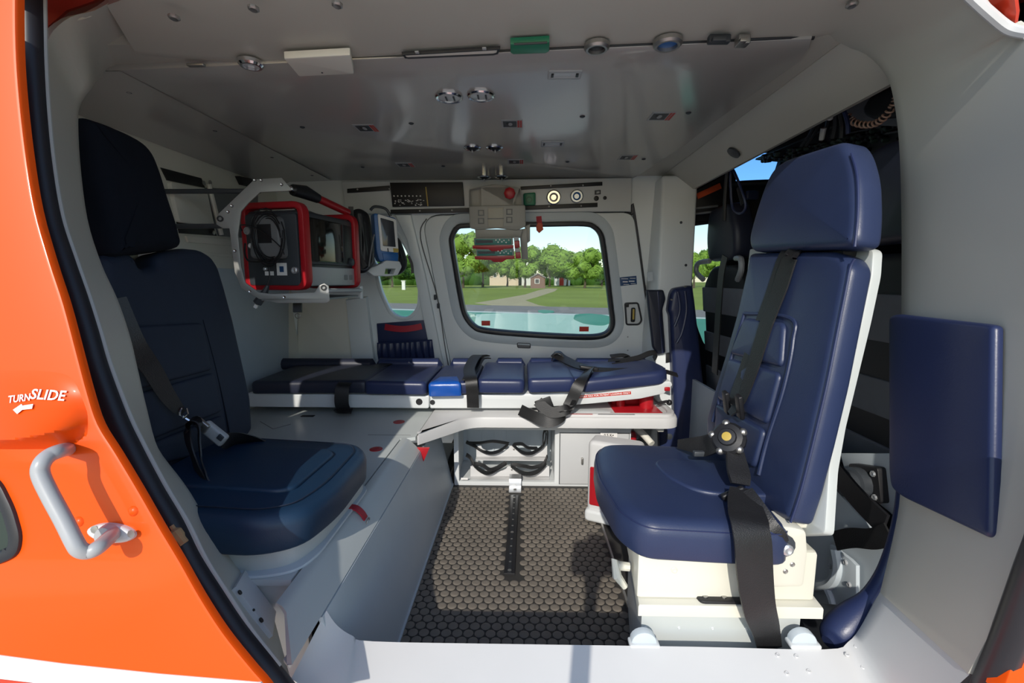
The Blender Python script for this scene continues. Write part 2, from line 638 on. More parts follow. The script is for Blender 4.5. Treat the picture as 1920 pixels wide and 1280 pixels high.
# ------------------------------------------------------------------ far wall, door, windows
d_l1, d_l2 = FW.uv(790, 447), FW.uv(843, 690)
d_r1, d_r2 = FW.uv(1188, 407), FW.uv(1227, 690)
d_tl, d_tr = FW.uv(791, 404), FW.uv(1187, 398)
d_bl, d_br = d_l1 + (d_l2 - d_l1) * 2.1, d_r1 + (d_r2 - d_r1) * 2.1
door_loop = rounded(ccw([d_bl, d_br, d_tr, d_tl]), [0.02, 0.02, 0.05, 0.09][::1], 6)
qwin = rounded(ccw(FW.uvs([(690, 430), (735, 425), (765, 470), (786, 530), (784, 578), (762, 599), (735, 590), (714, 545), (703, 490)])), 0.05, 5)
wall_far = obj(MB().plate(FW, [fw(-1.13, 0), fw(0.74, 0), fw(0.74, 1.29), fw(-1.13, 1.29)], -0.03, 0,
                          holes=[inset(door_loop, -0.004), qwin], b=0.001), 'wall_far', M['wallwhite'], kind='structure', label='pale painted far cabin sidewall with a quarter window', org=(-0.2, 2.25, 0))
obj(MB().plate(FW, inset(qwin, -0.012), 0, 0.006, holes=[inset(qwin, 0.004)], b=0.003), 'window_frame', M['wallwhite'], wall_far)
w2 = obj(MB().plate(FW, inset(qwin, -0.008), -0.024, -0.020, b=0), 'window_2', M['glass'], kind='structure', label='small rounded quarter window behind the monitors')

win_px = [(857, 424), (846, 443), (846, 461), (853, 505), (860, 545), (867, 580), (875, 598), (887, 612), (904, 620), (953, 625.5), (1020, 630),
          (1085, 633), (1121, 632), (1141, 624), (1150, 605), (1147, 573), (1139, 505), (1133, 461), (1128, 438), (1115, 423), (1094, 417), (1030, 417.5), (950, 419), (880, 420)]
win_loop = ccw([V(q[:2]) for q in crom(FW.uvs(win_px), 4, True)])
door_1 = obj(MB().plate(FW, door_loop, -0.022, 0.012, holes=[win_loop], b=0.006), 'door_1', M['wallwhite'], kind='structure',
             label='pale far cabin door with a large rounded window', org=(0.05, 2.25, 0.1))
obj(MB().plate(FW, inset(door_loop, -0.03), -0.045, -0.031, holes=[inset(door_loop, 0.02)], b=0), 'gap_light_block', M['rubber'], door_1)  # ring added behind the door gap to block leaking daylight
surround = inset(win_loop, -0.050)
obj(MB().plate(FW, surround, 0.010, 0.017, holes=[inset(win_loop, -0.006)], b=0.006), 'window_surround', M['panel'], door_1)
gasket = obj(MB().plate(FW, inset(win_loop, -0.005), -0.012, 0.024, holes=[inset(win_loop, 0.017)], b=0.006), 'window_gasket', M['rubber'], door_1)
w1 = obj(MB().plate(FW, inset(win_loop, 0.004), -0.004, 0.001, b=0), 'window_1', M['glass'], kind='structure', label='large rounded window pane of the far cabin door')
# dark rubber line down the front edge of the door
obj(MB().tube([FW.w3(q, 0.004) for q in crom([FW.uv(1170, 399), FW.uv(1184, 401), d_r1 + V((0.004, 0)), d_r2 + V((0.004, 0)), d_br], 6)], 0.006, 6), 'door_seal', M['rubber'], door_1)
obj(MB().tube([FW.w3(q, 0.002) for q in crom([FW.uv(800, 410), d_l1 - V((0.003, 0)), FW.uv(821, 562), d_l2 - V((0.003, 0)), d_bl], 6)], 0.003, 6), 'door_seal', M['grey'], door_1)
for (px, py) in [(817, 556), (823, 572)]:
    obj(MB().plate(FW, rounded(rect(FW.uv(px, py).x - 0.006, FW.uv(px, py).y - 0.012, FW.uv(px, py).x + 0.006, FW.uv(px, py).y + 0.012), 0.003, 2), 0.008, 0.02, b=0.002), 'hinge', M['darkgrey'], door_1)
screws('screw', door_1, [FW.w3(FW.uv(*p), 0.012) for p in [(1176, 630), (1209, 630), (1176, 655), (1213, 653)]], FW.n, 0.004, M['handle'])
# red stickers low on the pane (flat print on the glass)
for (x, y, wd) in [(911, 606, 16), (1095, 617, 18)]:
    a, b_ = FW.uv(x - wd / 2, y + 4), FW.uv(x + wd / 2, y - 5)
    obj(MB().plate(FW, rect(a.x, a.y, b_.x, b_.y), 0.001, 0.0022, b=0), 'window_sticker', M['redprint'], door_1, label='small red sticker on the window pane')

# pillar frames left of the far door: shallow ribs of the sidewall
def rib(px4, w, m='wallwhite', b=0.006):
    return obj(MB().plate(FW, ccw(FW.uvs(px4)), -0.001, w, b=b), 'wall_rib', M[m], wall_far)


rib([(742, 402), (772, 402), (800, 520), (836, 700), (816, 700), (788, 560), (765, 450)], 0.020)
rib([(652, 560), (690, 555), (708, 700), (666, 700)], 0.030)
rib([(548, 572), (560, 572), (558, 692), (548, 692)], 0.014)
rib([(548, 676), (668, 680), (668, 696), (548, 696)], 0.012)
cream_panel = obj(MB().plate(FW, rounded(ccw(FW.uvs([(561, 560), (652, 556), (664, 676), (560, 674)])), 0.01, 2), 0, 0.018, b=0.01), 'quilted_panel', M['cream'], wall_far, label='cream padded panel of the sidewall')
screws('screw', wall_far, [FW.w3(FW.uv(*p), 0.03) for p in [(531, 684), (589, 678), (650, 677), (677, 671), (678, 672)]][1:], FW.n, 0.004, M['darkgrey'])

# front pillar between far door and cockpit
trim_8 = obj(MB().span((0.585, 2.0, 0.0), (0.735, 2.23, 1.26), b=0.012), 'trim_8', M['wallwhite'], kind='structure', label='white pillar between the far door and the cockpit')
PIL = PL((0.66, 2.0, 0.6), (0, -1, 0))
screws('screw', trim_8, [PIL.w3(PIL.uv(*p), 0) for p in [(1286, 497), (1277, 417)]], PIL.n, 0.006, M['darkgrey'])

# cockpit far wall, roof, front, floor
ck1 = rounded(ccw(FW.uvs([(1284, 424), (1345, 416), (1372, 600), (1360, 655), (1320, 650), (1304, 610)])), 0.035, 4)
ck2 = ccw(FW.uvs([(1350, 300), (1380, 288), (1470, 285), (1452, 342), (1366, 345)]))
obj(MB().plate(FW, [fw(0.735, 0), fw(1.98, 0), fw(1.98, 1.56), fw(0.735, 1.56)], -0.03, 0, holes=[ck1, ck2], b=0.001), 'wall_cockpit', M['dark'], kind='structure', label='dark cockpit sidewall with two windows', org=(1.3, 2.2, 0))
obj(MB().plate(FW, inset(ck1, -0.008), -0.024, -0.020, b=0), 'window_3', M['glass'], kind='structure', label='cockpit side window seen past the blue pillar pad')
obj(MB().plate(FW, inset(ck2, -0.006), -0.024, -0.020, b=0), 'window_4', M['glass_dk'], kind='structure', label='blue tinted upper cockpit window')
obj(MB().plate(FW, inset(ck1, -0.012), 0, 0.010, holes=[inset(ck1, 0.004)], b=0.004), 'trim_9', M['rubber'], kind='structure', label='black rubber frame of the cockpit side window')
obj(MB().span((0.74, 0.6, 1.50), (2.0, 2.3, 1.53)), 'wall_roof', M['dark'], kind='structure', label='dark cockpit roof')
obj(MB().span((1.95, 0.6, 0.0), (1.99, 2.3, 1.53)), 'wall_front', M['dark'], kind='structure', label='dark cockpit front')
obj(MB().span((0.74, 0.70, 0.0), (2.0, 0.73, 1.53)), 'wall_near', M['dark'], kind='structure', label='dark inside of the pilot door')
obj(MB().span((0.76, 0.685, -0.2), (2.2, 0.698, 1.30), b=.004), 'trim_18', M['orange'], kind='structure', label='orange pilot door skin ahead of the cabin opening')

# ------------------------------------------------------------------ aft bulkhead
wall_left = obj(MB().span((-1.17, 0.60, 0.0), (-1.12, 2.32, 1.30)), 'wall_left', M['cream'], kind='structure', label='cream aft bulkhead behind the blue cloth seat')


def lwpoly(px, w0, w1, name, m, b=0.003, r=0.0, label=None, par=None):
    l = ccw(LW.uvs(px))
    if r:
        l = rounded(l, r, 3)
    return obj(MB().plate(LW, l, w0, w1, b=b), name, M[m], par or wall_left, label=label)


lwpoly([(300, 314), (376, 334), (383, 352), (312, 338)], 0.0, 0.004, 'dark_slot', 'black', 0.001)
lwpoly([(330, 416), (398, 424), (405, 442), (335, 437)], 0.0, 0.004, 'dark_slot', 'black', 0.001)
lwpoly([(312, 340), (381, 354), (396, 424), (330, 417)], 0.0, 0.014, 'cover_plate', 'cream', 0.004, 0.01)
lwpoly([(383, 352), (480, 356), (480, 448), (408, 442)], 0.0, 0.010, 'recess_plate', 'grey', 0.003)
lwpoly([(440, 330), (463, 335), (474, 352), (448, 346)], 0.0, 0.02, 'dark_slot', 'black', 0.001)
lwpoly([(345, 442), (440, 450), (448, 462), (350, 454)], 0.0, 0.008, 'ledge', 'cream', 0.002)
lwpoly([(350, 470), (450, 478), (452, 484), (350, 476)], 0.0, 0.006, 'ledge', 'cream', 0.002)
lwpoly([(360, 500), (520, 508), (540, 520), (540, 700), (420, 760), (390, 540)], 0.0, 0.004, 'lower_plate', 'panel', 0.002)
for (a, b_) in [((383, 345), (407, 440))]:
    obj(MB().tube([LW.w3(LW.uv(*a), 0.016), LW.w3(LW.uv(*b_), 0.016)], 0.008, 8), 'vertical_rail', M['cream'], wall_left)
screws('screw', wall_left, [LW.w3(LW.uv(*p), 0.012) for p in [(388, 342), (376, 343), (408, 434), (395, 436)]], LW.n, 0.008, M['steel'])

# ------------------------------------------------------------------ ceiling
trim_1 = obj(MB().span((-1.14, 0.94, CEIL_Z + 0.012), (0.645, 2.30, CEIL_Z + 0.03)), 'trim_1', M['beige'], kind='structure', label='beige roof lining around the ceiling panel')
cp = [CE.w2(aZ(x, y, CEIL_Z)) for x, y in [(150, 137), (203, 133), (560, 117.5), (900, 101), (1300, 83), (1522, 73), (1517, 92), (1502, 114), (1480, 130), (1400, 186), (1330, 236), (1285, 272)]]
cp += [CE.w2((0.49, 2.06, CEIL_Z)), CE.w2((0.47, 2.13, CEIL_Z)), CE.w2((-1.115, 2.13, CEIL_Z)), CE.w2((-1.115, 1.10, CEIL_Z))]
ceiling = obj(MB().plate(CE, cp, -0.012, 0.0, b=0.002), 'ceiling', M['ceiling'], kind='structure', label='glossy grey ceiling panel of the cabin', org=(-0.2, 1.5, CEIL_Z))
lip = [aZ(x, y, CEIL_Z + 0.004) for x, y in [(150, 135), (203, 131), (560, 115), (900, 98), (1300, 80), (1440, 73), (1526, 71)]]
obj(MB().tube(crom(lip, 4), 0.0035, 6), 'edge_seal', M['rubber'], ceiling)
screws('ceiling_screw', ceiling, [aZ(x, y, CEIL_Z) for x, y in [(242, 172), (403, 244), (567, 238), (771, 231), (1092, 218), (1291, 211), (510, 294), (585, 328), (680, 313), (831, 311), (1064, 303), (1207, 298), (870, 470)][:12]], (0, 0, -1), 0.0075, M['darkgrey'], 0.003)
# shallow facets of the roof towards the aft bulkhead
obj(MB().loft([[V((-1.118, y, 1.235)), V((-1.05, y, 1.262)), V((-0.86, y, CEIL_Z - 0.001))] for y in (1.02, 1.6, 2.14)]), 'ceiling_facet', M['ceiling'], ceiling)
# soffit over the way into the cockpit
trim_2 = obj(MB().loft([[V((0.612, y, CEIL_Z + 0.010)), V((0.628, y, CEIL_Z + 0.004)), V((0.640, y, CEIL_Z - 0.008)), V((0.700, y, 1.215)), V((0.716, y, 1.203)), V((0.730, y, 1.205)), V((0.734, y, 1.51))] for y in (0.88, 1.2, 1.7, 2.24)]).wall(0.006),
             'trim_2', M['beige'], kind='structure', label='sloping beige soffit over the cockpit entrance')
screws('screw', trim_2, [aX(1506, 229, 0.705), aX(1290, 215, 0.66)][:1], (-0.6, 0, -0.8), 0.008, M['darkgrey'])

# ------------------------------------------------------------------ surround of the near opening
def Z(px, py):
    return aZ(px, py, CEIL_Z + 0.006)


hdr_in = [Z(255, 101), Z(500, 117), Z(900, 98), Z(1300, 80), Z(1522, 69), Z(1570, 64)]
hdr_out = [aY(200, 10, 0.83), aY(450, -60, 0.73), aY(900, -60, 0.72), aY(1300, -60, 0.72), aY(1560, -60, 0.72), aY(1700, -50, 0.70)]
rj_in = [PF.at(*p) for p in [(1620, 95), (1655, 130), (1672, 170), (1685, 260), (1690, 400), (1690, 600), (1689, 800), (1688, 925), (1674, 1010), (1650, 1110)]]
rj_out = [aY(*p) for p in [(1815, -5, .685), (1850, 27, .68), (1888, 57, .675), (1925, 66, .66), (2000, 250, .56), (2010, 600, .53), (2000, 820, .50), (1960, 1000, .49), (1925, 1062, .50), (1815, 1262, .54)]]
I, O = hdr_in + rj_in, hdr_out + rj_out
back = [p + V((0.0, 0.035, 0.012)) for p in hdr_in] + [p + V((0.03, 0.03, 0)) for p in rj_in]
rows = []
for t in (0, 0.08, 0.3, 0.55, 0.8, 1.0):
    rows.append([a.lerp(b_, t) + V((0, 0, 0)) for a, b_ in zip(I, O)])
fine = [crom([(*p,) for p in r], 4) for r in [back] + rows]
trim_3 = obj(MB().loft([[V(p) for p in r] for r in fine]).wall(-0.010), 'trim_3', M['beige'], kind='structure', label='broad beige header and front jamb of the cabin opening', ang=60)


def hdr_at(px, py):
    """Point on the header surface under a sight line."""
    p = aZ(px, py, 1.262)
    return p


screws('screw', trim_3, [hdr_at(*p) - V((0, 0, 0.004)) for p in [(326, 27), (475, 10), (632, 3), (1598, 3)]], (0, -0.1, -1), 0.009, M['steel'], 0.004)
# left end of the header: a seam step
lj_in = [aZ(330, 124, CEIL_Z + .022)] + [Z(203, 131)] + [PF.at(*p) for p in [(172, 155), (152, 185), (147, 215), (150, 300), (164, 410), (190, 494), (220, 560), (243, 627), (258, 690), (276, 768), (299, 846), (353, 920), (396, 986), (436, 1053), (474, 1102), (512, 1152)]]
lj_out = [aY(330, -60, .88) + V((0, 0, .03)), PO.at(200, 8)] + [PO.at(*p) for p in [(132, 32), (93, 68), (84, 120), (90, 250), (114, 410), (140, 494), (164, 560), (188, 627), (206, 690), (236, 768), (269, 846), (311, 920), (350, 986), (380, 1053), (440, 1150), (548, 1284)]]
lb = [p + V((-0.03, 0.03, 0)) for p in lj_in]
rows = [lb] + [[a.lerp(b_, t) for a, b_ in zip(lj_in, lj_out)] for t in (0, 0.1, 0.5, 0.9, 1.0)]
rows += [[b_ + V((-0.02, 0.004, 0.0)) for b_ in lj_out]]
trim_4 = obj(MB().loft([[V(p) for p in crom(r, 4)] for r in rows]).wall(-0.008), 'trim_4', M['beige'], kind='structure', label='grey beige rear jamb of the cabin opening', ang=60)
# lighter strike plate with three holes low on the rear jamb
JA, JB, JC = V((-.4595, .7021, .2763)), V((-.4819, .7044, .3040)), V((-.4723, .7167, .2851))
JP = PL(JA, (JB - JA).cross(JC - JA))
if JP.n.dot(EYE - JP.p) < 0:
    JP = PL(JP.p, -JP.n)
sp = obj(MB().plate(JP, ccw(JP.uvs([(453, 1074), (511, 1152), (504, 1198), (434, 1106)])), -0.001, 0.008, b=0.001), 'strike_plate', M['sill'], trim_4, label='lighter strike plate with dark holes')
for (x, y, r) in [(450, 1110, .0042), (476, 1143, .0022), (490, 1162, .0045)]:
    obj(MB().lathe(JP.off(.008).at(x, y), JP.n, [(r, -0.001), (r, 0.0008), (r * 0.5, 0.0006)], 10), 'hole', M['darkprint'], sp)
obj(MB().lathe(PF.at(203, 652) - V((0, 0.022, 0)), V((0.8, -0.6, 0.1)), [(0.014, 0), (0.014, 0.006), (0.010, 0.007)], 14), 'brown_plug', mat('brown_plug', (0.16, 0.10, 0.06), 0.5), trim_4, label='round brown plug')

# sill
s_in = [aY(612, 1144, .712), aY(632, 1172, .712), aY(662, 1192, .712), aY(700, 1202, .712), aY(960, 1207, .712), aY(1300, 1212, .712), aY(1545, 1217, .712), aY(1590, 1203, .725), aY(1618, 1168, .73), aY(1650, 1110, .74)]
s_out = [aY(546, 1272, .64), aY(580, 1290, .637), aY(640, 1290, .637), aZ(700, 1290, .172), aZ(960, 1290, .172), aZ(1300, 1290, .172), aZ(1560, 1300, .172), aZ(1660, 1320, .172), aY(1745, 1320, .57), aY(1818, 1264, .54)]
s_dn = [p + V((0, 0.012, -0.03)) for p in s_in]
s_dn2 = [V((p.x, p.y + 0.005, 0.0)) for p in s_dn]
rows = [s_dn2, s_dn] + [[a.lerp(b_, t) for a, b_ in zip(s_in, s_out)] for t in (0, 0.15, 0.5, 1.0)]
trim_5 = obj(MB().loft([[V(p) for p in crom(r, 4)] for r in rows]), 'trim_5', M['sill'], kind='structure', label='white painted door sill', ang=50)
rv = [(1458, 1228), (1493, 1230), (1475, 1262), (1516, 1258), (1605, 1212), (1588, 1227), (1630, 1232), (1618, 1251), (1656, 1252), (1649, 1274), (1683, 1273)]
rv += [(592, 1244), (612, 1260), (634, 1270), (656, 1276), (672, 1276)]
SLP = PL(aY(960, 1207, .712), (aZ(1300, 1290, .172) - aY(960, 1207, .712)).cross(aY(1300, 1212, .712) - aY(960, 1207, .712)))
if SLP.n.z < 0:
    SLP = PL(SLP.p, -SLP.n)


def sill_pt(x, y):
    return SLP.at(x, y)


screws('rivet', trim_5, [sill_pt(x, y) for x, y in rv], (0, -0.2, 1), 0.0038, M['sill'], 0.002)
for xx in (1208, 1508):
    q = aY(xx, 1212, .716)
    f_ = obj(MB().box(q + V((0, .004, .003)), (.052, .022, .008), b=.003), 'sill_bracket', M['white'], trim_5)
    hp_ = PL(q + V((0, .006, .006)), (0, -1, 0))
    obj(MB().plate(hp_, [V((.022 * math.cos(a), .020 * math.sin(a))) for a in [math.pi * i / 10 for i in range(11)]], -.008, .006, b=.002), 'sill_roller', M['panel'], f_)
# outer skin below the sill, with the white stripe
obj(MB().loft([[aZ(560, 1290, .166) + V((0, -.003, 0)), aZ(1850, 1290, .166) + V((0, -.003, 0))], [V((-0.5, .60, .10)), V((.8, .60, .10))], [V((-0.5, .62, -.25)), V((.8, .62, -.25))]]).wall(0.01), 'trim_6', M['skinred'], kind='structure', label='orange red fuselage skin below the sill')
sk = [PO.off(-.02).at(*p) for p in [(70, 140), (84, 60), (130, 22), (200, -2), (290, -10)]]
obj(MB().loft([sk, [p + V((-.05, -.04, .25)) for p in sk]]).wall(.006), 'trim_14', mat('shaded_red_skin', (.45, .035, .015), .6), kind='structure', label='red skin above the rear jamb')  # darker red than the lit skin: its shade is in the colour
# hull around the cabin outside the frame: roof and belly keep daylight out
obj(MB().loft([[V((-1.3, .70, 1.30)), V((1.0, .70, 1.30))], [V((-1.3, 1.1, 1.42)), V((1.0, 1.1, 1.42))], [V((-1.3, 2.3, 1.40)), V((1.0, 2.3, 1.40))]]).wall(0.02), 'trim_7', mat('shaded_matt_red', (.45, .035, .015), .7, spec=.1), kind='structure', label='fuselage roof skin')  # skin red with the shade put into the colour
tr = [aY(1846, -40, .70), aY(1850, 0, .695), aY(1868, 34, .69), aY(1906, 58, .685), aY(1912, 20, .66), aY(1905, -40, .65)]
obj(MB().loft([tr[:3] , [tr[5], tr[4], tr[3]]]).wall(0.004), 'trim_10', M['skinred'], kind='structure', label='red skin edge at the top front corner of the opening')
obj(MB().tube(crom([p + V((-.002, -.004, 0)) for p in rj_out[0:4]], 5), 0.007, 8), 'trim_11', M['sill'], kind='structure', label='white rounded outer lip of the front jamb')
sl = [aY(2010, 840, .48), aY(1970, 990, .48), aY(1938, 1075, .49), aY(1895, 1190, .51), aY(1850, 1300, .53)]
obj(MB().tube(crom(sl, 5), 0.017, 10), 'trim_12', M['rubber'], kind='structure', label='black rubber seal of the front jamb')
obj(MB().plate(PD, ccw(PD.uvs([(1990, 1180), (1905, 1225), (1880, 1300), (2000, 1320)])), -0.02, 0, b=0.002), 'trim_13', M['orange'], kind='structure', label='orange front fuselage skin below the front jamb')

# ------------------------------------------------------------------ floor with its rubber discs
floor = obj(MB().span((-0.36, 0.60, -0.03), (0.76, 2.30, 0.0)), 'floor', M['floor'], kind='structure', label='black rubber cabin floor with a pattern of raised discs', org=(0, 1.4, 0))
PITCHD = 0.0262
R_D = PITCHD * 0.455
cent = []
row = 0
y = 0.74
while y < 1.73:
    x = -0.335 + (PITCHD / 2 if row % 2 else 0)
    while x < 0.262:
        if not (-0.050 < x + 0.024 * 0 - 0.0 < -0.006 and 1.17 < y < 1.76):
            cent.append((x, y))
        x += PITCHD
    y += PITCHD * 0.866
    row += 1


def in_view(c):
    return c[1] > 0.93 and -0.31 + 0.0 < c[0]


near = sorted([c for c in cent if in_view(c)], key=lambda c: c[1])[:300]
rest = [c for c in cent if c not in set(near)]
d_mb = MB().lathe((0, 0, 0), (0, 0, 1), [(R_D, -0.0004), (R_D, 0.0010), (R_D * 0.93, 0.0016), (R_D * 0.4, 0.0018)], 12)
d0 = None
for i, c in enumerate(near):
    if d0 is None:
        d0 = obj(d_mb, 'floor_disc', M['disc'], floor)
        # its mesh is centred on itself so that copies share it
        for q in d0.data.vertices:
            q.co += WO['floor']
        d = d0
    else:
        d = d0.copy()
        COL.objects.link(d)
        d.parent = floor
    d.location = V((c[0], c[1], 0)) - WO['floor']
    d.rotation_euler = (0, 0, random.random() * 6)
mb = MB()
for c in rest:
    mb.lathe((c[0], c[1], 0), (0, 0, 1), [(R_D, -0.0004), (R_D, 0.0010), (R_D * 0.93, 0.0016), (R_D * 0.4, 0.0018)], 10)
obj(mb, 'floor_discs', M['disc'], floor, kind='stuff')

# seat track let into the floor
tk0, tk1 = aZ(955, 1078, 0), aZ(965, 930, 0)
track = thing('floor_track', (tk0.x, tk0.y, 0), 'black studded seat track let into the middle of the floor', 'floor track')
TKP = PL((0, 1.4, 0), (0, 0, 1), up=(0, 1, 0))
tdir = (tk1 - tk0).normalized()
tw = V((tdir.y, -tdir.x, 0)) * 0.0155
obj(MB().plate(TKP, [TKP.w2(p) for p in (tk0 - tw, tk0 + tw, tk1 + tw, tk1 - tw)], -0.001, 0.006, b=0.002), 'rail', M['black'], track)
obj(MB().plate(TKP, [TKP.w2(p) for p in (tk0 - tw * .35, tk0 + tw * .35, tk1 + tw * .35, tk1 - tw * .35)], 0.005, 0.0075, b=0.001), 'groove', M['dark'], track)
for i in range(12):
    p = tk0.lerp(tk1, (i + 0.3) / 12)
    r = 0.0055 if i in (0, 11, 5) else 0.0035
    obj(MB().lathe(p + V((0, 0, .006)), (0, 0, 1), [(r, 0), (r, .002), (r * .5, .003)], 8), 'stud', M['steel'], track)
# aluminium edge strip along the floor's front side
obj(MB().span((0.266, 0.74, 0.0), (0.272, 1.7, 0.012)), 'floor_edge_strip', M['steel'], floor)

# ================================================================== outside: pad, meadow, trees, houses
GZ = -0.66
obj(MB().span((-150, -60, GZ - 0.3), (220, 320, GZ)), 'ground', M['grass'], kind='structure', label='green meadow beyond the helipad', org=(0, 60, GZ))
GP = PL((0, 0, GZ), (0, 0, 1), up=(0, 1, 0))


def gpx(px, py, z=GZ):
    return GP.w2(aZ(px, py, z))


e0, e1 = aZ(700, 577.5, GZ + .02), aZ(1150, 590, GZ + .02)
ed = (e1 - e0).normalized()
en = V((-ed.y, ed.x, 0))
if en.y < 0:
    en = -en


def band(d0, d1, x0=-40, x1=40):
    return [GP.w2(e0 + ed * x0 + en * d0), GP.w2(e0 + ed * x1 + en * d0), GP.w2(e0 + ed * x1 + en * d1), GP.w2(e0 + ed * x0 + en * d1)]


pad = obj(MB().plate(GP, band(-45, 0.05), 0.0, 0.020, b=0), 'ground_pad', M['pad'], kind='structure', label='teal painted concrete helipad')
obj(MB().plate(GP, band(-0.75, -0.10), 0.018, 0.024, b=0), 'white_line', M['padwhite'], pad)
obj(MB().span((-9, -14, GZ + .018), (9, 7.5, GZ + .026)), 'bounce_slab', M['bounce'], pad)  # unseen pale slab added to bounce warm light into the cabin
mint = [(893, 589), (960, 586), (1060, 588), (1140, 597), (1190, 604), (1190, 690), (920, 690), (884, 640)]
obj(MB().plate(GP, ccw([gpx(*p, GZ + .024) for p in mint]), 0.019, 0.023, b=0), 'mint_patch', M['padlight'], pad)
for blob in ([(1008, 581.5), (1020, 580.5), (1038, 582), (1040, 585.5), (1020, 588), (1010, 585)],
             [(1078, 589), (1105, 587), (1140, 591), (1150, 603), (1130, 611), (1095, 607), (1075, 598)]):
    l = rounded(ccw([gpx(*p, GZ + .028) for p in blob]), 0.4, 4)
    obj(MB().plate(GP, l, 0.019, 0.027, b=0), 'teal_patch', M['pad'], pad)
obj(MB().plate(GP, band(0.05, 5.0), -0.05, 0.010, b=0), 'ground_gravel', M['gravel'], kind='structure', label='grey gravel strip along the helipad edge')
# worn soil track through the grass
soil = [(890, 568), (940, 560), (985, 552), (1010, 544), (1026, 540.5), (1046, 541), (1040, 546), (1010, 556), (985, 563), (1010, 572), (1040, 577), (930, 573)]
obj(MB().plate(GP, ccw([gpx(*p) for p in soil]), -0.05, 0.008, b=0), 'ground_track', M['soil'], kind='structure', label='worn dry track across the meadow')


def crown_mesh(seed, n_blob, n_leaf):
    rnd = random.Random(seed)
    mb = MB()
    cs = []
    for i in range(n_blob):
        a, h = rnd.random() * 6.283, rnd.random()
        rr = 0.62 * math.sqrt(rnd.random())
        c = V((rr * math.cos(a), rr * math.sin(a), 0.35 + 0.95 * h))
        k = 1.0 - 0.45 * abs(h - 0.35)
        c.x *= k
        c.y *= k
        cs.append((c, rnd.uniform(0.20, 0.36)))
    for c, r in cs:
        o = len(mb.v)
        mb.sphere(c, r * 0.86, 9, 6)
        for i in range(o, len(mb.v)):
            d = mb.v[i] - c
            mb.v[i] = c + d * (1 + 0.45 * noise.noise(mb.v[i] * 5.3 + V((seed, 0, 0))))
        for k in range(n_leaf):
            d = V((rnd.gauss(0, 1), rnd.gauss(0, 1), rnd.gauss(0, 1))).normalized()
            p = c + d * r * rnd.uniform(0.85, 1.16)
            u = d.orthogonal().normalized()
            w = d.cross(u)
            ang = rnd.random() * 6.283
            u, w = u * math.cos(ang) + w * math.sin(ang) + d * rnd.uniform(-.6, .6), w * math.cos(ang) - u * math.sin(ang)
            s = rnd.uniform(0.03, 0.065)
            mb.add([p - u * s, p + w * s * .6, p + u * s, p - w * s * .6], [(0, 1, 2, 3)])
    return mb


crowns = [(crown_mesh(3, 22, 150), 'leaf'), (crown_mesh(8, 20, 150), 'leaf'), (crown_mesh(21, 20, 140), 'leaf2')]
proto = {}


def tree(px, base_py, top_py, wpx, depth, kind, label, group='trees along the meadow'):
    g = aY(px, base_py, depth)
    top = aY(px, top_py, depth)
    hgt = top.z - GZ
    wid = wpx / FPX * depth
    t = thing('tree', (g.x, g.y, GZ), label, 'tree', group)
    tr_h = hgt * 0.22
    obj(MB().tube([V((g.x, g.y, GZ - .1)), V((g.x + .1, g.y, GZ + tr_h * .6)), V((g.x, g.y, GZ + tr_h * 1.5))], [.28, .2, .12], 7), 'trunk', M['bark'], t)
    if kind not in proto:
        mb, m = crowns[kind]
        o = obj(mb, 'crown', M[m], None, ang=80)
        me = o.data
        bpy.data.objects.remove(o)
        proto[kind] = me
    c = bpy.data.objects.new('crown', proto[kind])
    COL.objects.link(c)
    c.parent = t
    zs = [v.co.z for v in proto[kind].vertices]
    xs = [v.co.x for v in proto[kind].vertices]
    sz = (hgt - tr_h * 0.75) / (max(zs) - min(zs))
    sx = wid / (max(xs) - min(xs))
    c.scale = (sx, sx, sz)
    c.rotation_euler = (0, 0, random.random() * 6)
    c.location = (0, 0, tr_h * 0.75 - min(zs) * sz)


T = [(868, 536, 432, 84, 84, 0, 'large bright green tree against the rear edge of the door window'),
     (905, 535, 446, 70, 96, 1, 'broad green tree behind the infusion pumps, beside the peach house'),
     (951, 534, 474, 52, 110, 1, 'smaller tree standing before the peach house'),
     (984, 535, 458, 62, 92, 0, 'dense green tree just clear of the infusion pumps'),
     (1030, 535, 455, 88, 104, 1, 'wide tall tree rising above the brown hut'),
     (1063, 534, 470, 60, 116, 0, 'green tree half hidden behind its two wider neighbours'),
     (1096, 537, 462, 66, 84, 0, 'rounded bright tree with a bare trunk near the front edge of the window'),
     (1128, 534, 500, 34, 110, 2, 'low darker tree at the front edge of the door window'),
     (735, 533, 478, 90, 95, 2, 'dark leafy tree seen through the quarter window'),
     (790, 533, 470, 90, 112, 2, 'dark leafy tree hidden partly by the far door post'),
     (1300, 536, 470, 40, 85, 1, 'green tree seen through the cockpit side window'),
     (1338, 536, 462, 60, 100, 0, 'green tree behind the rear edge of the pilot seat')]
for a in T:
    tree(*a)

# hedge: loose foliage nobody could count
rnd = random.Random(5)
mb = MB()
for i in range(260):
    px = rnd.uniform(690, 1165) if i % 4 else rnd.uniform(690, 930)
    c = aY(px, 531, 118)
    h = rnd.uniform(2.4, 5.0) if px < 925 or px > 1100 else rnd.uniform(1.4, 2.6)
    o = len(mb.v)
    mb.sphere((c.x * 1.14, 134 + rnd.uniform(0, 6), GZ + h * .5), h * .75, 7, 5)
    for k in range(o, len(mb.v)):
        mb.v[k] += noise.noise_vector(mb.v[k] * .9) * .5
obj(mb, 'hedge', M['leaf2'], kind='stuff', label='low dark green hedge along the far side of the meadow', cat='hedge', ang=80)


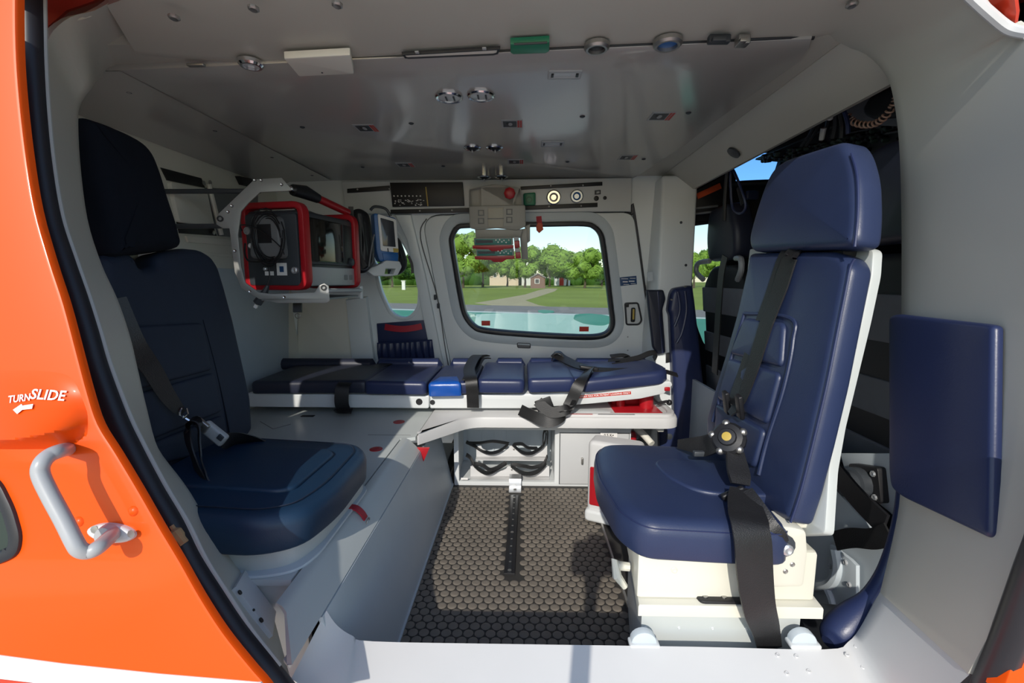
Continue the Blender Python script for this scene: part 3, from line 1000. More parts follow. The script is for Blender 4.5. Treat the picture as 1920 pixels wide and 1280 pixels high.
def house(name, px0, px1, top, base, depth, m, label, ridge=None, wins=(), door=None, cat='house', roofm='roof'):
    a, b_ = aY(px0, base, depth), aY(px1, base, depth)
    zt = aY((px0 + px1) / 2, top, depth).z
    t = thing(name, ((a.x + b_.x) / 2, depth, GZ), label, cat)
    dep = (b_.x - a.x) * 0.7
    wl_ = obj(MB().span((a.x, depth, GZ), (b_.x, depth + dep, zt)), 'wall', M[m], t)
    if ridge:
        zr = aY((px0 + px1) / 2, ridge, depth).z
        xm, ov = (a.x + b_.x) / 2, (b_.x - a.x) * .08
        mb = MB()
        for s in (-1, 1):
            xo = a.x - ov if s < 0 else b_.x + ov
            mb.add([V((xm, depth - ov, zr)), V((xo, depth - ov, zt - .1)), V((xo, depth + dep, zt - .1)), V((xm, depth + dep, zr))], [(0, 1, 2, 3)])
        obj(mb.wall(.18), 'roof', M[roofm], t)
        obj(MB().add([V((a.x, depth + .02, zt)), V((b_.x, depth + .02, zt)), V((xm, depth + .02, zr - .15)), V((a.x, depth + dep * .9, zt)), V((b_.x, depth + dep * .9, zt)), V((xm, depth + dep * .9, zr - .15))],
                     [(0, 1, 2), (3, 4, 5), (0, 1, 4, 3), (0, 2, 5, 3), (1, 2, 5, 4)]), 'gable', M[m], t)
    else:
        obj(MB().span((a.x - .2, depth - .2, zt), (b_.x + .2, depth + dep, zt + .3)), 'roof', M[roofm], t)
    for (x, y, w, h) in wins:
        c = aY(x, y, depth)
        ww, hh = w / FPX * depth / 2, h / FPX * depth / 2
        f = obj(MB().span((c.x - ww, depth - .10, c.z - hh), (c.x + ww, depth + .05, c.z + hh)), 'window', M['housewhite'], t)
        obj(MB().span((c.x - ww * .75, depth - .13, c.z - hh * .8), (c.x + ww * .75, depth - .05, c.z + hh * .8)), 'pane', M['windowdark'], f)
    if door:
        c = aY(door[0], door[1], depth)
        ww, hh = door[2] / FPX * depth / 2, door[3] / FPX * depth / 2
        obj(MB().span((c.x - ww, depth - .12, GZ), (c.x + ww, depth + .05, GZ + hh * 2)), 'door', M[door[4]], t)


house('house', 918, 972, 490, 534, 124, 'housepeach', 'peach coloured house showing under the infusion pumps', None,
      [(928, 500, 6, 8), (940, 500, 6, 8), (953, 500, 6, 8), (965, 500, 5, 8), (928, 516, 6, 8), (940, 516, 6, 8), (953, 516, 6, 8)])
house('house', 978, 1006, 506, 535, 126, 'housewhite', 'small white house between the peach house and the brown hut', 500, [(986, 518, 5, 6), (998, 518, 5, 6)])
house('house', 1040, 1069, 512, 535, 126, 'housewhite', 'white gabled house with a red door behind the trees', 500, [(1046, 520, 4, 6), (1063, 520, 4, 6)], (1053, 521, 8, 16, 'redprint'))
house('hut', 995, 1022, 519, 541, 84, 'hut', 'brown boarded hut with a gabled roof and one window', 512, [(1007, 527, 9, 9)], None, 'hut')
pp = aY(757, 537, 70)
post = obj(MB().span((pp.x - .25, pp.y - .2, GZ), (pp.x + .25, pp.y + .2, GZ + 1.3)).span((pp.x - .32, pp.y - .27, GZ + 1.3), (pp.x + .32, pp.y + .27, GZ + 1.42)), 'marker_post', M['print'],
           label='small white marker post on the meadow seen through the quarter window', cat='post')

# ================================================================== aft bench and its cabinet
TOPZ = 0.300
XE = -0.385
bench = thing('bench_cabinet', (-0.7, 1.3, 0), 'pale grey bench cabinet along the aft side carrying the blue cloth seat', 'cabinet')
TB = PL((0, 1.5, TOPZ), (0, 0, 1), up=(0, 1, 0))


def tb(x, y):
    return TB.w2((x, y, TOPZ))


tray_a, tray_b = aZ(775, 818, TOPZ), aZ(893, 772, TOPZ)
obj(MB().plate(TB, [tb(-1.115, .73), tb(XE - .022, .73), tb(XE - .022, 1.45), tb(-.36, 1.47), tb(-.36, 2.24), tb(-1.115, 2.24)], -0.012, 0, b=0.002), 'bench_top', M['bench'], bench)
rail_prof = [(XE - .019, TOPZ - .004, .672), (XE - .017, TOPZ + .001, .672), (XE - .004, TOPZ, .666), (XE + .006, TOPZ - .006, .660), (-.342, .256, .600), (-.346, .250, .600), (-.36, .25, .61)]
obj(MB().loft([[V((x, y0 if y is None else y, z)) for x, z, y0 in rail_prof] for y in (None, 1.0, 1.462)]).wall(.006), 'top_rail', M['bench'], bench)
obj(MB().span((-1.115, .735, 0.0), (-.385, .747, TOPZ - .014)).span((-1.115, .747, .0), (-.34, 2.2, .01)), 'front_panel', M['bench'], bench)
side = obj(MB().loft([[V((-.348, y, .252)), V((-.290, y, .000))] for y in (.70, 1.2, 1.76)]).wall(.008), 'side_panel', M['panel'], bench)
SPN = V((.252, 0, .058)).normalized()
for ya, yb in ((1.135, 1.115), (1.46, 1.45)):
    obj(MB().tube([V((-.3475, ya, .250)) + SPN * .001, V((-.293, yb, .012)) + SPN * .001], .003, 6), 'seam_bead', M['sill'], side)
obj(MB().span((-.300, .74, .0), (-.278, 1.75, .006)), 'foot_flange', M['panel'], side)
mb_r = [V((-.289, y, .006)) for y in [.86 + i * .045 for i in range(20)]]
screws('rivet', side, mb_r, (0, 0, 1), .0035, M['alu'], .002, 6)
screws('rivet', side, [V((-.348 + .058 * (1 - z / .252) + .001, y, z)) for y, z in [(.95, .16), (1.02, .10), (.92, .08), (1.25, .14), (1.3, .21), (1.18, .05), (1.05, .2)]], SPN, .0035, M['darkgrey'], .002, 6)
# red triangle tab at the rail's inner end
RT = PL((0, 1.462, .25), (0, -1, 0))
obj(MB().plate(RT, ccw([RT.w2((-.352, 1.462, .268)), RT.w2((-.310, 1.462, .268)), RT.w2((-.338, 1.462, .205))]), 0, .006, b=.001), 'red_gusset', M['red'], bench, label='red triangular gusset under the rail end')
for i, (x, y, rr) in enumerate([(748, 791, .021), (705, 842, .020)]):
    p = aZ(x, y, TOPZ)
    d = obj(MB().lathe(p, (0, 0, 1), [(rr, 0), (rr, .0015), (rr * .9, .0022), (rr * .45, .0022), (rr * .42, .0012), (rr * .15, .001)], 20), 'anchor_cover', M['red'], bench, label='round red anchor cover')
p = aZ(577, 780, TOPZ)
obj(MB().box(p, (.05, .02, .004), b=.001), 'slot', M['black'], bench)
obj(MB().tube([aZ(x, y, TOPZ + .0005) for x, y in [(488, 790), (512, 804), (545, 795)]], .0012, 4), 'scuff_line', M['grey'], bench)
obj(MB().tube([aZ(x, y, TOPZ) for x, y in [(690, 815), (770, 816)]], .0012, 4), 'panel_joint', M['grey'], bench)
obj(MB().tube([aZ(x, y, TOPZ) for x, y in [(470, 832), (545, 831)]], .0012, 4), 'panel_joint', M['grey'], bench)
# red pull strap with ring hanging over the rail beside the seat
rs = thing('pull_strap', tuple(aZ(655, 957, .30)), 'short red pull strap with a steel ring lying over the bench rail', 'strap')
p0 = aZ(632, 950, .303)
p1 = V((XE + .002, aZ(672, 955, .30).y, .304))
obj(MB().strap([p0, p0.lerp(p1, .5) + V((0, 0, .002)), p1, p1 + V((.014, 0, -.012)), p1 + V((.022, 0, -.026))], .020, V((0, 1, 0)), .003), 'webbing', M['redstrap'], rs)
rc = p1 + V((.026, 0, -.036))
obj(MB().tube([rc + V((.006 * math.sin(a) * .5, .010 * math.cos(a), .012 * math.sin(a))) for a in [i * math.pi / 8 for i in range(17)]], .0016, 6, False), 'ring', M['steel'], rs)

# ================================================================== stretcher tray (white)
tray = thing('stretcher_tray', (.1, 1.75, .27), 'white stretcher tray shelf over the cabinet with a rounded front end', 'tray')
tr_l = [V((-.356, 1.47)), V((tray_b.x - .01, 1.665)), V((.555, 1.665)), V((.592, 1.69)), V((.600, 1.75)), V((.600, 2.16)), V((-.356, 2.16))]
TT = PL((0, 1.5, .27), (0, 0, 1), up=(0, 1, 0))
outl = rounded([TT.w2((q.x, q.y, .27)) for q in tr_l], [.01, .05, .04, .04, .03, .02, .02], 4)
obj(MB().plate(TT, outl, 0, .042, b=.012), 'tray_body', M['sill'], tray)
obj(MB().plate(TT, inset(rounded([TT.w2((q[0], q[1], .27)) for q in [(.02, 1.675), (.565, 1.675), (.590, 1.72), (.590, 2.15), (.02, 2.15)]], .03, 4), 0), .040, .052, holes=[rounded([TT.w2((q[0], q[1], .27)) for q in [(.04, 1.70), (.55, 1.70), (.565, 1.74), (.565, 2.12), (.04, 2.12)]], .02, 3)], b=.005), 'tray_rim', M['sill'], tray)
obj(MB().span((.36, 1.72, .308), (.545, 2.05, .316), b=.004), 'red_well', M['red'], tray, label='red recess in the tray')
obj(MB().cyl(V((.50, 1.80, .31)), V((.50, 1.80, .365)), .028, n=16).cyl(V((.40, 1.82, .31)), V((.40, 1.82, .35)), .02, n=14).span((.37, 1.84, .31), (.54, 1.90, .36), b=.01), 'red_latch', M['red'], tray, label='red lifting latch')
obj(MB().plate(TT, rounded([TT.w2((q[0], q[1], .27)) for q in [(.10, 1.705), (.345, 1.705), (.345, 1.76), (.10, 1.76)]], .02, 4), .040, .050, b=.004), 'inlay', M['white'], tray)
TF = PL((0, 1.665, .29), (0, -1, 0))
for x0, x1, m in ((1048, 1108, 'redprint'), (1118, 1185, 'grey')):
    a, b_ = aZ(x0, 770, .323), aZ(x1, 770, .323)
    obj(MB().span((a.x, 1.672, .3222), (b_.x, 1.676, .3232)), 'rim_mark', M[m], tray)
obj(MB().tube([V((.545, 1.80, .33)), V((.575, 1.78, .345)), V((.590, 1.80, .335))], .006, 8).sphere((.592, 1.80, .335), .012), 'locking_pin', M['black'], tray)
obj(MB().span((.52, 1.70, .245), (.545, 1.74, .272), b=.004), 'tray_foot', M['cream'], tray)

# ================================================================== cabinet under the tray
CY = 1.745
cab = thing('cabinet', (.1, 1.9, 0), 'low white cabinet under the stretcher with an open bay and a closed door', 'cabinet')
CP = PL((0, CY, .13), (0, -1, 0))


def cx(px, py=850):
    return aY(px, py, CY).x


def cz(py, px=950):
    return aY(px, py, CY).z


x0, x1 = cx(851), cx(1182)
xa, xb, xc = cx(1040), cx(1050), cx(1178)
zt, zb = .258, .0
obj(MB().plate(CP, [CP.w2((x0, CY, zb)), CP.w2((x1, CY, zb)), CP.w2((x1, CY, zt)), CP.w2((x0, CY, zt))], -.02, 0,
               holes=[rect(CP.w2((cx(860), CY, 0)).x, CP.w2((0, CY, cz(903))).y, CP.w2((xa, CY, 0)).x, CP.w2((0, CY, cz(806))).y)], b=.002), 'front_frame', M['white'], cab)
mb = MB().span((x0, CY + .02, 0), (x0 + .008, 2.2, zt)).span((xa + .002, CY + .02, 0), (xa + .010, 2.2, zt)).span((x1 - .008, CY + .02, 0), (x1, 2.2, zt))
mb.span((x0 + .008, CY + .02, 0), (x1 - .008, 2.2, .012)).span((x0 + .008, CY + .02, zt - .008), (x1 - .008, 2.2, zt))
obj(mb, 'carcass', M['white'], cab, kind=None)
obj(MB().span((x0 + .008, 1.98, .012), (xa, 1.99, zt - .008)), 'back_panel', M['panel'], cab)
for i in range(7):
    xx = x0 + .03 + i * (xa - x0) / 7.3
    obj(MB().span((xx, 1.972, .012), (xx + .006, 1.982, zt - .01)), 'back_rib', M['panel'], cab)
obj(MB().span((x0 - .012, CY - .020, zt - .010), (x1, CY + .0, zt + .004), b=.003), 'top_lip', M['sill'], cab)
dr = obj(MB().plate(CP, [CP.w2((xb, CY, cz(905))), CP.w2((xc, CY, cz(905))), CP.w2((xc, CY, cz(811))), CP.w2((xb, CY, cz(811)))], .0008, .005, b=.0015), 'door', M['cabdoor'], cab)
obj(MB().plate(CP, inset(ccw([CP.w2((xb, CY, cz(905))), CP.w2((xc, CY, cz(905))), CP.w2((xc, CY, cz(811))), CP.w2((xb, CY, cz(811)))]), -.003), -.0005, .0006, b=0), 'door_gap', M['darkgrey'], cab)
lc = aY(1141, 815, CY)
LBL = CP.w2(lc)
lb_ = obj(MB().plate(CP, rect(LBL.x - .033, LBL.y - .011, LBL.x + .033, LBL.y + .011), .005, .006, b=0), 'label_plate', M['print'], dr, label='white label printed 0.5 Kg')
mbt = text_on(MB(), CP, '0.5 Kg', LBL, .015, .0064)
hd = aY(1091, 862, CY)
obj(MB().box(V((hd.x, CY - .010, hd.z)), (.008, .014, .026), b=.002), 'latch', M['steel'], dr)
obj(mbt, 'label_lettering', M['darkprint'], dr)
sl_ = aY(868, 897, CY)
obj(MB().plate(CP, rect(CP.w2(sl_).x - .008, CP.w2(sl_).y - .004, CP.w2(sl_).x + .02, CP.w2(sl_).y + .004), -.0, .0015, b=0), 'small_sticker', M['print'], cab)

# two white bottle cradles with black straps in the open bay
def cradle(y, px0, px1, ptop, pbot, label, arcs):
    pl = PL((0, y, .1), (0, -1, 0))
    t = thing('bottle_cradle', (aY((px0 + px1) / 2, pbot, y).x, y, .012), label, 'bracket', 'bottle cradles in the cabinet bay')
    top = []
    # a plate with two hollows cut in its upper edge
    cs = [px0 + (px1 - px0) * f for f in (0.27, 0.74)]
    hw = (px1 - px0) * 0.20
    line = [(px0, ptop + 2)]
    for c in cs:
        for k in range(9):
            a = math.pi * k / 8
            line.append((c - hw * math.cos(a), ptop + 2 + (pbot - ptop) * .52 * math.sin(a)))
    line += [(px1, ptop + 2), (px1, pbot), (px0, pbot)]
    obj(MB().plate(pl, ccw(pl.uvs(line)), -.004, 0, b=.001), 'plate', M['sill'], t)
    a, b_ = aY(px0, pbot, y), aY(px1, pbot, y)
    obj(MB().span((a.x, y - .03, a.z - .004), (b_.x, y + .05, a.z)), 'shelf_flange', M['sill'], t)
    for x, yy in ((cs[0] + hw + 8, ptop + 8), (cs[0] + hw + 14, ptop + 8)):
        obj(MB().lathe(pl.at(x, yy), pl.n, [(.004, 0), (.004, .002), (.002, .0025)], 8), 'bolt', M['steel'], t)
    for pts, wd in arcs:
        obj(MB().strap([aY(px, py, y - .008 - .02 * k / max(1, len(pts) - 1) * 0 + dy) for k, (px, py, dy) in enumerate(pts)], wd, V((0, 1, 0)), .004, 5), 'strap', M['web'], t)
    return t


cradle(1.86, 893, 1026, 834, 856, 'upper white bottle cradle with black straps in the cabinet bay',
       [([(874, 828, 0), (890, 836, 0), (905, 845, 0), (922, 849, -.01), (940, 843, 0), (953, 832, 0)], .030),
        ([(876, 830, .02), (900, 830, .02), (925, 827, .02), (953, 831, 0)], .026),
        ([(962, 834, 0), (976, 846, 0), (990, 850, -.01), (1004, 846, 0), (1020, 833, 0), (1024, 812, 0)], .030),
        ([(962, 833, .01), (978, 832, .0), (990, 839, -.005), (1008, 840, 0)], .030),
        ([(1018, 834, 0), (1019, 812, 0), (1024, 806, 0), (1027, 809, 0), (1026, 830, .01)], .024)])
cradle(1.80, 882, 1030, 872, 893, 'lower white bottle cradle with black straps in the cabinet bay',
       [([(874, 852, 0), (882, 858, 0), (890, 872, 0), (905, 884, -.01), (918, 886, -.01), (934, 878, 0), (950, 868, 0)], .032),
        ([(886, 868, .01), (905, 872, 0), (918, 880, -.01), (932, 876, 0), (948, 866, .01)], .03),
        ([(958, 872, 0), (974, 884, 0), (992, 888, -.012), (1010, 882, 0), (1024, 868, 0)], .034),
        ([(960, 870, .01), (985, 874, -.004), (1000, 876, -.006), (1018, 870, 0), (1026, 855, 0)], .03)])
# steel tongue reaching down to the seat track
tg = thing('mounting_tongue', tuple(aY(966, 918, CY - .02)), 'bent steel tongue on the cabinet front over the seat track', 'bracket')
a = aY(966, 893, CY - .004)
obj(MB().strap([V((a.x, CY + .03, .035)), V((a.x, CY - .012, .033)), V((a.x, CY - .016, .022)), V((a.x, CY - .020, .004)), V((a.x, CY - .065, .0045))], .048, V((1, 0, 0)), .004, 0), 'plate', M['alu'], tg)
obj(MB().lathe((a.x, CY - .045, .006), (0, 0, 1), [(.006, 0), (.006, .003), (.003, .004)], 8), 'bolt', M['steel'], tg)

# ================================================================== stretcher
st = thing('stretcher', (.0, 1.9, .31), 'stretcher with navy pads and black straps on a white tray', 'stretcher')
SF = 1.72                               # front face of the frame


def sp3(px, py, y=SF):
    return aY(px, py, y)


SFP = PL((0, SF, .36), (0, -1, 0))
# fixed frame, then the raised head section
obj(MB().plate(SFP, rounded(ccw(SFP.uvs([(462, 737), (805, 741), (804, 766), (462, 763)])), .008, 3), -.36, 0, b=.006), 'frame', M['white'], st, label='white leg end frame')
hf = obj(MB().plate(SFP, rounded(ccw(SFP.uvs([(806, 741), (985, 738), (1100, 733), (1258, 714), (1262, 722), (1246, 738), (1200, 748), (1110, 757), (985, 766), (806, 766)])), .006, 3), -.36, 0, b=.006), 'head_frame', M['white'], st, label='white tilted head end frame')
for (x, y, r) in ((786, 753, .013), (811, 754, .010)):
    p = SFP.at(x, y)
    obj(MB().lathe(p, (0, -1, 0), [(r, -.004), (r, .0015), (r * .7, .0012), (r * .66, .0006)], 16), 'hole_plug', M['black'], hf)
for (x, y) in ((1216, 754), (1254, 741)):
    pass
# red instruction strip
a, b_ = SFP.at(1083, 744), SFP.at(1183, 736)
sv = (b_ - a)
n_ = V((0, -1, 0))
upv = V((-sv.z, 0, sv.x)).normalized() * .0058
mb = MB().add([a - upv + n_ * .001, b_ - upv + n_ * .001, b_ + upv + n_ * .001, a + upv + n_ * .001, a - upv, b_ - upv, b_ + upv, a + upv], [(0, 1, 2, 3), (4, 5, 6, 7), (0, 1, 5, 4), (2, 3, 7, 6), (1, 2, 6, 5), (0, 3, 7, 4)])
strip = obj(mb, 'instruction_strip', M['redprint'], hf, label='red strip printed with a white angle warning')
obj(text_on(MB(), SFP, 'ANGLE MAX FOR PATIENT LOADING ONLY', (SFP.w2(a) + SFP.w2(b_)) / 2, .0095, .0014, rot=math.atan2(sv.z, sv.x), sx=1.05), 'strip_lettering', M['print'], hf)
obj(MB().box(SFP.at(1251, 729) + V((0, .01, 0)), (.022, .03, .016), b=.004), 'red_stop', M['red'], hf, label='small red stop block')


def pad_px(name, front, yb, th, m, label=None, y0=1.700, r=.016, crown=.004, tilt=0.0, x_in=0.0):
    """Pad whose front lower edge runs along the sight points front[(x,y)...]; goes back to depth yb."""
    (xa_, ya_), (xb_, yb_) = front
    A, B = aY(xa_, ya_, y0), aY(xb_, yb_, y0)
    C_, D_ = V((B.x - x_in, yb, B.z + tilt)), V((A.x + x_in, yb, A.z + tilt))
    n = (B - A).cross(D_ - A).normalized()
    pl = PL(A, n, up=(D_ - A).normalized())
    l = rounded(ccw([pl.w2(q) for q in (A, B, C_, D_)]), .022, 4)
    return obj(MB().cushion(pl, l, 0, th, r, crown, rb=.008), name, M[m], st, label=label)


BK = 2.07
pad_px('leg_pad', ((470, 739), (688, 737)), BK, .050, 'padgrey', 'dark grey navy leg pad', y0=1.705)
pad_px('thigh_pad', ((682, 739), (799, 741)), BK, .052, 'leather2', y0=1.695)
pad_px('hip_pad', ((802, 741), (893, 738)), BK, .050, 'leather2', y0=1.70)
pad_px('seat_pad', ((894, 737), (984, 738)), BK, .054, 'leather2', y0=1.69)
pad_px('back_pad', ((990, 737), (1080, 735)), BK, .056, 'leather2', y0=1.69)
pad_px('rear_pad', ((1060, 732), (1130, 729)), BK, .050, 'leather2', y0=1.72)
# head pad: long tapered cushion
A = [aY(*p, 1.69) for p in [(1092, 736), (1180, 731), (1245, 722), (1272, 712)]]
hp_pl = PL(A[0], (A[2] - A[0]).cross(V((0, 1, .0))).normalized(), up=(0, 1, 0))
hl = [hp_pl.w2(q) for q in (A[0], A[2] + V((.015, 0.02, 0)), A[2] + V((.045, .10, 0)), A[2] + V((.03, .30, 0)), A[0] + V((.0, .38, 0)))]
obj(MB().cushion(hp_pl, rounded(ccw(hl), [.03, .05, .08, .06, .03], 5), -.004, .050, .02, .006, rb=.012), 'head_pad', M['leather2'], st)
# raised side rolls at the back edge, one per section
for (xa_, xb_, m) in ((478, 700, 'padgrey'), (706, 826, 'leather2'), (846, 882, 'leather2'), (930, 982, 'leather2'), (992, 1066, 'leather2'), (1078, 1215, 'leather2')):
    A_, B_ = aY(xa_, 688, 2.05), aY(xb_, 688, 2.05)
    mb = MB().tube([V((A_.x, 2.07, A_.z + .0)), V((A_.x + .012, 2.07, A_.z + .012)), V((B_.x - .012, 2.07, A_.z + .012)), V((B_.x, 2.07, A_.z + .0))], [.012, .028, .028, .012], 10)
    obj(mb, 'side_roll', M[m], st)
# bright blue cover over the front edge of the hip pad
bc = [aY(*p, 1.690) for p in [(803, 742), (866, 741)]]
pl = PL(bc[0], (bc[1] - bc[0]).cross(V((0, 1, 0))).normalized(), up=(0, 1, 0))
obj(MB().cushion(pl, rounded(ccw([pl.w2(q) for q in (bc[0] + V((0, -.004, 0)), bc[1] + V((0, -.004, 0)), bc[1] + V((-.012, .115, 0)), bc[0] + V((.020, .115, 0)))]), .012, 3), -.003, .0535, .018, .003, rb=.006), 'vinyl_cover', M['brightblue'], st, label='bright blue vinyl cover')

# stretcher straps
def st_strap(name, pts, width, wd, t=.003, label=None, m='web'):
    return obj(MB().strap(pts, width, wd, t, 6), name, M[m], st, label=label)


ZT = aY(700, 690, 1.9).z
def on_pad(px, py, y, dz=0.0):
    p = aY(px, py, y)
    return p + V((0, 0, dz))


XW = V((1, 0, 0))
# strap over the leg end
st_strap('strap', [on_pad(735, 678, 2.08), on_pad(712, 686, 2.0), on_pad(690, 696, 1.90), on_pad(662, 708, 1.78), on_pad(646, 719, 1.70), on_pad(641, 735, 1.678), on_pad(641, 758, 1.675), on_pad(647, 772, 1.69)], .052, [V((1, .35, 0))] * 4 + [V((1, .1, 0))] * 4, .004)
st_strap('strap', [on_pad(632, 766, 1.69), on_pad(640, 770, 1.672), on_pad(660, 770, 1.675)], .03, V((0, 1, .3)), .006)
# strap over the hip
st_strap('strap', [on_pad(912, 668, 2.06), on_pad(894, 667, 2.0), on_pad(880, 690, 1.82), on_pad(883, 710, 1.686), on_pad(886, 740, 1.680), on_pad(887, 764, 1.690)], .046, XW, .004)
st_strap('strap', [on_pad(914, 672, 2.05), on_pad(901, 672, 2.0), on_pad(890, 690, 1.90), on_pad(876, 712, 1.683)], .040, XW, .004)
# harness over the back section
st_strap('strap', [on_pad(1105, 692, 1.80), on_pad(1098, 702, 1.70), on_pad(1085, 722, 1.66), on_pad(1072, 750, 1.655), on_pad(1062, 768, 1.65), on_pad(1050, 782, 1.64), on_pad(1025, 790, 1.64), on_pad(1000, 780, 1.64), on_pad(975, 768, 1.65)], .044, [V((1, 0, .5))] * 4 + [V((.7, 0, 1)), V((.2, 0, 1)), V((0, .3, 1)), V((-.3, 0, 1)), V((-.3, 0, 1))], .004)
st_strap('strap', [on_pad(1075, 750, 1.65), on_pad(1068, 764, 1.64), on_pad(1055, 770, 1.635), on_pad(1035, 773, 1.64), on_pad(1020, 764, 1.645), on_pad(1008, 752, 1.65)], .040, [V((.6, 0, 1))] * 2 + [V((0, .2, 1))] * 4, .004)
obj(MB().box(aY(1020, 757, 1.652), (.062, .008, .042), rot=Matrix.Rotation(-.35, 3, 'Y'), b=.003), 'strap_end', M['web'], st)
st_strap('strap', [on_pad(1036, 664, 2.0), on_pad(1052, 672, 1.98), on_pad(1070, 680, 1.92), on_pad(1092, 688, 1.84), on_pad(1112, 692, 1.80)], .034, [V((.3, 1, .4))] * 5, .006)
lp = [on_pad(1036, 672, 2.02), on_pad(1040, 662, 2.0), on_pad(1050, 661, 2.0), on_pad(1058, 668, 2.0), on_pad(1072, 676, 1.97), on_pad(1082, 684, 1.92)]
st_strap('strap', lp, .034, V((.15, 1, .1)), .005)
obj(MB().box(aY(1104, 689, 1.80), (.075, .035, .014), rot=Matrix.Rotation(.15, 3, 'Y'), b=.005), 'buckle', M['black'], st)
st_strap('strap', [on_pad(1112, 692, 1.80), on_pad(1150, 694, 1.79), on_pad(1195, 694, 1.79), on_pad(1240, 695, 1.80), on_pad(1270, 703, 1.80)], .03, V((0, 1, .3)), .006)
st_strap('strap', [on_pad(1140, 678, 1.98), on_pad(1165, 676, 1.96), on_pad(1195, 671, 1.95), on_pad(1218, 662, 1.95), on_pad(1230, 662, 1.95), on_pad(1226, 673, 1.96)], .032, V((.0, 1, .45)), .005)
st_strap('strap', [on_pad(1145, 668, 2.0), on_pad(1168, 666, 2.0), on_pad(1176, 672, 1.97), on_pad(1160, 680, 1.94), on_pad(1172, 688, 1.88), on_pad(1200, 690, 1.84)], .030, V((.1, 1, .3)), .005)
st_strap('strap', [on_pad(1150, 684, 1.90), on_pad(1180, 680, 1.92), on_pad(1215, 684, 1.92), on_pad(1245, 693, 1.88)], .028, V((.0, 1, .3)), .005)

# ------------------------------------------------------------------ hose and red valve beyond the cabinet
hs = thing('oxygen_hose', tuple(aY(1195, 815, 1.80)), 'cream hose with a red valve beside the cabinet', 'hose')
obj(MB().tube(crom([aY(*p) for p in [(1190, 797, 1.82), (1197, 806, 1.80), (1207, 815, 1.78), (1222, 832, 1.74)]], 5), .014, 10), 'hose', M['cream'], hs)
obj(MB().lathe(aY(1184, 828, 1.83), (0, 0, 1), [(.016, -.03), (.018, -.01), (.014, .0), (.020, .01), (.020, .03), (.012, .045)], 14), 'valve', M['red'], hs)
obj(MB().box(aY(1196, 797, 1.83), (.03, .015, .012), b=.003), 'clip', M['blue'], hs)
# small white case with a red face on the floor, half behind the seat
fx = thing('equipment_case', (.25, 1.55, 0.0), 'white equipment case with a red face panel on the floor under the seat edge', 'case')
FC = PL((.262, 1.46, .15), (-.45, -1, 0))
o_c = rounded([V((-.045, -.142)), V((.13, -.142)), V((.13, .140)), V((-.045, .140))], .02, 4)
obj(MB().cushion(FC, o_c, -.07, 0, .015, 0), 'body', M['sill'], fx)
obj(MB().plate(FC, rounded([V((-.035, -.085)), V((.03, -.085)), V((.03, .05)), V((-.035, .05))], .006, 3), 0, .003, b=.001), 'red_panel', M['red'], fx, label='red face panel')
obj(MB().cushion(FC, rounded([V((-.05, -.144)), V((.135, -.144)), V((.135, -.100)), V((-.05, -.100))], .015, 3), -.16, .012, .012, 0), 'base_tray', M['white'], fx)

# ================================================================== blue cloth seat (rear, against the aft bulkhead)
LSX0, LSX1, LSY0, LSY1 = -.83, -.372, .735, 1.115
ls = thing('passenger_seat', (-.6, .92, TOPZ), 'dark blue cloth seat on the bench beside the orange door, harness clipped across it', 'seat', 'cabin seats')
# seat pan
TBp = TB
pan = rounded([TB.w2((x, y, TOPZ)) for x, y in [(LSX0, .745), (-.47, .745), (-.42, .765), (-.398, .83), (-.395, 1.07), (-.42, 1.12), (LSX0, 1.125)]], .05, 4)
obj(MB().cushion(TB, pan, 0.002, .050, .015, 0), 'seat_pan', M['bench'], ls, label='pale moulded seat pan')
obj(MB().plate(TB, rounded([TB.w2((x, y, TOPZ)) for x, y in [(LSX0, .73), (-.46, .73), (-.405, .75), (-.388, .80), (-.386, 1.10), (LSX0, 1.15)]], .05, 4), .0008, .006, b=.002), 'pan_flange', M['panel'], ls)
CL = PL((-.58, .92, .350), (.05, 0, 1), up=(0, 1, 0))


def cl(x, y):
    return CL.w2((x, y, .350))


cu_l = rounded([cl(x, y) for x, y in [(LSX0, LSY0 - .012), (-.46, LSY0 - .014), (-.395, LSY0 + .025), (LSX1, .86), (-.376, LSY1 - .06), (-.42, LSY1), (LSX0, LSY1)]], .05, 5)
cush = obj(MB().cushion(CL, cu_l, 0, .072, .026, .010, rb=.012), 'seat_cushion', M['teal_leather'], ls, label='blue vinyl seat cushion')
mid = rounded([cl(x, y) for x, y in [(-.74, .81), (-.47, .81), (-.445, .83), (-.44, 1.01), (-.47, 1.03), (-.74, 1.03)]], .03, 4)
obj(MB().cushion(CL, mid, .060, .0835, .006, .002), 'cushion_panel', M['teal_leather'], ls)
seam = [CL.w3(q, .0755) for q in inset(ccw(cu_l), .030)]
obj(MB().tube(seam + [seam[0]], .0012, 5, False), 'seam', M['fabric'], cush)
# backrest
LB = PL((-.740, .92, .42), (1, 0, .18))


def lbu(px, py):
    return LB.uv(px, py)


def lbw(y, z):
    return LB.w2((-.740 - .18 * (z - .42), y, z))


bl = [lbu(*p) for p in [(478, 806), (474, 745), (460, 680), (442, 600), (426, 540), (414, 500), (400, 478), (380, 466), (350, 463), (312, 468), (299, 476), (296, 496), (268, 503), (258, 478), (235, 466)]]
bl += [lbw(.885, .87), lbw(.875, .80), lbw(.80, .40), lbw(1.12, .39)]
bl = [V((*q,)) for q in bl]
back = obj(MB().cushion(LB, rounded(ccw(bl), .012, 3), -.075, 0, .022, .004, rb=.02), 'backrest', M['fabric'], ls, label='dark blue cloth backrest')
LBC = LB
